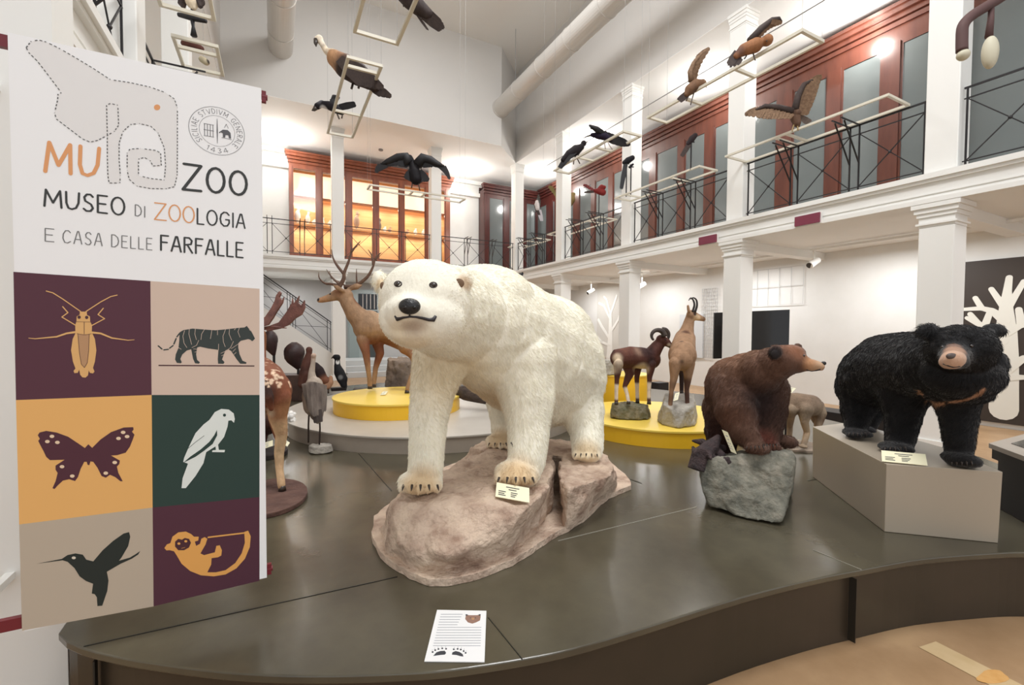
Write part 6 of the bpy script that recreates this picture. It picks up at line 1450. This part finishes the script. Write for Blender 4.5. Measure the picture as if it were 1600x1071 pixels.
# lettering: rounded single-line capitals
GL = {
 'M': (1.0, [[(0.02, 0), (0.1, 1), (0.5, 0.25), (0.9, 1), (0.98, 0)]]),
 'U': (0.8, [[(0.03, 1), (0.05, .35), (.2, .05), (.45, 0), (.75, .1), (.93, .4), (.97, 1)]]),
 'S': (0.62, [[(.92, .86), (.7, .99), (.35, .98), (.1, .8), (.2, .58), (.75, .42), (.93, .2), (.7, .02), (.3, 0), (.05, .12)]]),
 'E': (0.62, [[(.95, 1), (.05, 1), (.05, 0), (.95, 0)], [(.05, .52), (.8, .52)]]),
 'O': (0.85, [[(.5+.47*math.cos(t), .5+.5*math.sin(t)) for t in np.linspace(0, 2*math.pi, 17)]]),
 'D': (0.75, [[(.05, 0), (.05, 1), (.45, 1), (.85, .8), (.97, .5), (.85, .2), (.45, 0), (.05, 0)]]),
 'I': (0.12, [[(.5, 0), (.5, 1)]]),
 'Z': (0.85, [[(.05, 1), (.95, 1), (.03, 0), (.97, 0)]]),
 'L': (0.55, [[(.05, 1), (.05, 0), (.95, 0)]]),
 'G': (0.8, [[(.93, .82), (.7, .98), (.4, .98), (.12, .8), (.03, .5), (.12, .2), (.4, .02), (.75, .05), (.95, .25), (.95, .48), (.6, .48)]]),
 'A': (0.75, [[(0, 0), (.45, 1), (.6, 1), (.97, 0)], [(.18, .35), (.85, .35)]]),
 'C': (0.75, [[(.95, .84), (.7, .99), (.35, .97), (.08, .7), (.04, .35), (.25, .04), (.6, 0), (.95, .14)]]),
 'F': (0.6, [[(.95, 1), (.05, 1), (.05, 0)], [(.05, .55), (.8, .55)]]),
 'R': (0.68, [[(.05, 0), (.05, 1), (.6, 1), (.9, .82), (.8, .58), (.05, .5)], [(.4, .5), (.95, 0)]]),
 'T': (0.7, [[(0, 1), (1, 1)], [(.5, 1), (.5, 0)]]), 'V': (0.75, [[(0, 1), (.5, 0), (1, 1)]]), 'N': (0.8, [[(.03, 0), (.03, 1), (.97, 0), (.97, 1)]]),
 '1': (0.3, [[(0, .75), (.7, 1), (.7, 0)]]), '4': (0.7, [[(.7, 0), (.7, 1), (0, .3), (1, .3)]]), '3': (0.6, [[(.05, .9), (.5, 1), (.9, .8), (.45, .55), (.95, .25), (.5, 0), (.05, .1)]]),
 ' ': (0.45, []),
}
def word(k, txt, bl, br, tl, tr, w, gap=0.2):
    """letters fill the quad given by pixel corners (bottom-left, bottom-right, top-left, top-right)"""
    tot = sum(GL[c][0] for c in txt)+gap*(len(txt)-1); x = 0
    a, b, c, d = (PB(*p) for p in (bl, br, tl, tr))
    for ch in txt:
        gw, st = GL[ch]
        for s in st:
            pts = []
            for u, v in s:
                f = (x+u*gw)/tot; p = a.lerp(b, f).lerp(c.lerp(d, f), v); pts.append((p.x, p.z))
            k.line(pts, w, True)
        x += gw+gap
k = Ink(2); word(k, 'MU', (70, 268), (154, 276), (73, 222), (156, 232), .011, .28); k.done('lettering_mu', ORG)
k = Ink(2); word(k, 'ZOO', (285, 296), (386, 306), (286, 256), (386, 270), .010, .22); k.done('lettering_zoo', DARK)
k = Ink(2); word(k, 'MUSEO', (69, 322), (195, 337), (69, 296), (195, 310), .0062, .22); k.done('lettering_museo', DARK)
k = Ink(2); word(k, 'DI', (211, 337), (227, 340), (211, 320), (227, 323), .0032, .3); k.done('lettering_di', GREY)
k = Ink(2); word(k, 'ZOO', (241, 343), (304, 349), (241, 317), (304, 324), .0045, .15); k.done('lettering_zoo_orange', ORG)
k = Ink(2); word(k, 'LOGIA', (308, 350), (383, 357), (308, 326), (383, 336), .0056, .22); k.done('lettering_logia', DARK)
for tx, nm, x0, x1 in (('E', 'lettering_e', 70, 85), ('CASA', 'lettering_casa', 98, 160), ('DELLE', 'lettering_delle', 174, 238)):
    f0 = (x0-70)/168; f1 = (x1-70)/168; k = Ink(2); word(k, tx, (x0, 377+14*f0), (x1, 377+14*f1), (x0, 357+16*f0), (x1, 357+16*f1), .0030, .28); k.done(nm, GREY)
k = Ink(2); word(k, 'FARFALLE', (251, 391), (380, 403), (251, 368), (380, 380), .0062, .22); k.done('lettering_farfalle', DARK)
# dotted outline
E = [(105, 190), (125, 165), (155, 160), (185, 168), (240, 195), (300, 230), (370, 272), (440, 318), (520, 330), (600, 348), (660, 370), (695, 395), (707, 430), (707, 500), (707, 600), (706, 700), (695, 745), (660, 753), (600, 752), (545, 742), (515, 715), (507, 680), (507, 610), (518, 595), (560, 592), (620, 600), (640, 610), (643, 660), (610, 662), (598, 640), (575, 628), (552, 635), (552, 700), (600, 712), (655, 718), (660, 660), (655, 590), (630, 530), (600, 503), (555, 493), (520, 497), (490, 525), (475, 570), (475, 640), (480, 700), (478, 730), (435, 730), (430, 700), (428, 620), (428, 540), (390, 560), (360, 567), (330, 555), (225, 475), (218, 450), (230, 400), (232, 375), (245, 370), (200, 310), (150, 245), (115, 210), (105, 190)]
L2 = [(428, 540), (425, 420), (440, 413), (470, 420), (473, 500), (455, 525), (428, 540)]
k = Ink(1)
k.poly([(a/2.55, c/2.55) for a, c in E[:-1]]); k.done('logo_shape', cm('logo_fill', (232, 230, 229)))
k = Ink(3)
def dashes(pts, step=.0125, dash=.0072, w=.0030):
    q = [(PB(a/2.55, c/2.55).x, PB(a/2.55, c/2.55).z) for a, c in pts]; acc = 0; pos = []
    for (x0, z0), (x1, z1) in zip(q, q[1:]):
        L = math.hypot(x1-x0, z1-z0); t = acc
        while t < L:
            f = t/L; g = min((t+dash)/L, 1); k.line([(x0+(x1-x0)*f, z0+(z1-z0)*f), (x0+(x1-x0)*g, z0+(z1-z0)*g)], w, True, caps=False); t += step
        acc = t-L
dashes(E); dashes(L2); k.done('logo_dashes', cm('dash_grey', (98, 98, 98)))
k = Ink(2); k.dot(245.5, 168, 5, 4.6); k.done('logo_eye', ORG)
# round seal
k = Ink(2); c0 = PB(339.5, 205); R1 = (PB(383, 210).x-PB(296, 200).x)/2
def ring(r, w): k.line([(c0.x+r*math.cos(t), c0.z+r*math.sin(t)) for t in np.linspace(0, 2*math.pi, 49)], w, True, caps=False)
ring(R1, .0014); ring(R1*.64, .0010)
def arc(txt, a0, a1, r, h, w, flip=False):
    tot = sum(GL[c][0] for c in txt)+.35*(len(txt)-1); x = 0
    for ch in txt:
        gw, st = GL[ch]
        for s in st:
            pts = []
            for u, v in s:
                a = math.radians(a0+(a1-a0)*(x+u*gw)/tot); rr_ = r+(v*h if not flip else (1-v)*h); pts.append((c0.x+rr_*math.cos(a), c0.z+rr_*math.sin(a)))
            k.line(pts, w, True, caps=False)
        x += gw+.35
arc('SICILIAE STVDIVM GENERALE', 222, -42, R1*.72, R1*.2, .0014); arc('1434', 243, 297, R1*.72, R1*.2, .0014, True)
def sq(u, v): return (c0.x+u*R1, c0.z+v*R1)
k.line([sq(0, .52), sq(0, 0)], [.0012, .0040], True); k.line([sq(0, 0), sq(0, -.52)], [.0040, .0012], True)
for i in range(4):
    k.line([sq(-.45+i*.1, .22), sq(-.45+i*.1, -.28)], .0018, True, caps=False)
for z in (.22, -.03, -.28): k.line([sq(-.48, z), sq(-.12, z)], .0018, True, caps=False)
k.poly([sq(.12, .02), sq(.2, .1), sq(.38, .12), sq(.48, .02), sq(.5, -.22), sq(.42, -.22), sq(.4, -.1), sq(.3, -.1), sq(.28, -.22), sq(.2, -.22), sq(.2, -.06), sq(.12, -.02), sq(.08, -.08), sq(.06, -.04)], True)
k.line([sq(.16, -.24), sq(.52, -.26)], .0016, True); k.line([sq(.26, .2), sq(.33, .36), sq(.40, .2)], .0014, True)
k.done('round_seal', cm('seal_grey', (92, 92, 96)))

# ================================================================== PAPER SHEET ON THE PLATFORM
pc = [PZ(a, c, PT+0.0015) for a, c in ((683, 954.5), (760, 956), (757, 1036), (663, 1035))]
pp_ = thing('information_sheet', 'white printed sheet with bear head and two paw prints lying on the platform edge', 'sheet', tuple(sum(pc, Vector())/4))
MB().prism(pc, (0, 0, 0.003)).build('sheet', PAPER, pp_)
zp = PT+0.0048
def Z(px, py, dz=0.0): return PZ(px, py, zp+dz)
m = MB()
for i in range(13):
    y = 960+i*4.1; f = (y-955)/81; x0 = 683-20*f+7; x1 = 760-3*f-7
    if i < 5: x1 = x0+34-i
    a, b, c, d = Z(x0, y), Z(x1, y), Z(x1-.1, y+.8), Z(x0-.1, y+.8); m.prism([a, b, c, d], (0, 0, .0003))
m.build('text_lines', INKL, pp_)
m = MB(); m.prism([Z(a, c) for a, c in ((728, 961), (733, 962), (745, 962), (750, 961), (751, 964), (750, 970), (744, 973), (738, 975), (731, 973), (727, 968))], (0, 0, .0004)); bh = m.build('bear_head', mat('print_brown', (150, 116, 100), .7), pp_)
m = MB()
for a, c in ((729, 961.5), (749.5, 961.5)): m.prism([Z(a+1.8*math.cos(t), c+1.1*math.sin(t), .0005) for t in np.linspace(0, 6.28, 11)[:-1]], (0, 0, .0003))
for a, c in ((735, 966), (743, 966)): m.prism([Z(a+.9*math.cos(t), c+.6*math.sin(t), .0005) for t in np.linspace(0, 6.28, 9)[:-1]], (0, 0, .0003))
m.build('bear_head_marks', INK, bh)
m = MB(); m.prism([Z(739+2.4*math.cos(t), 967.5+1.8*math.sin(t), .0006) for t in np.linspace(0, 6.28, 11)[:-1]], (0, 0, .0003)); m.build('bear_head_nose', mat('print_tan', (206, 160, 130), .7), bh)
for s_, pads in ((-1, [(677, 1025.5), (682, 1020), (688, 1018), (695, 1017.5), (697, 1021), (695, 1023.5), (688, 1024)]), (1, [(706, 1023.5), (707, 1020), (712, 1018), (718, 1019.5), (723, 1023), (724, 1026.5), (720, 1026), (713, 1024)])):
    m = MB(); m.prism([Z(a, c) for a, c in pads], (0, 0, .0004))
    toes = ((676, 1019.5), (680, 1016.5), (685, 1014.8), (691, 1013.8), (697, 1014.5)) if s_ < 0 else ((709, 1015.2), (715, 1014.6), (720, 1015.6), (724.5, 1018), (727.5, 1020.8))
    for a, c in toes:
        m.prism([Z(a+1.5*math.cos(t), c+1.3*math.sin(t)) for t in np.linspace(0, 6.28, 10)[:-1]], (0, 0, .0004))
        m.prism([Z(a-.25+s_*.5, c-2.2), Z(a+.25+s_*.5, c-2.2), Z(a+.35+s_*.9, c-4.2)], (0, 0, .0004))
    m.build('paw_print', INK, pp_)
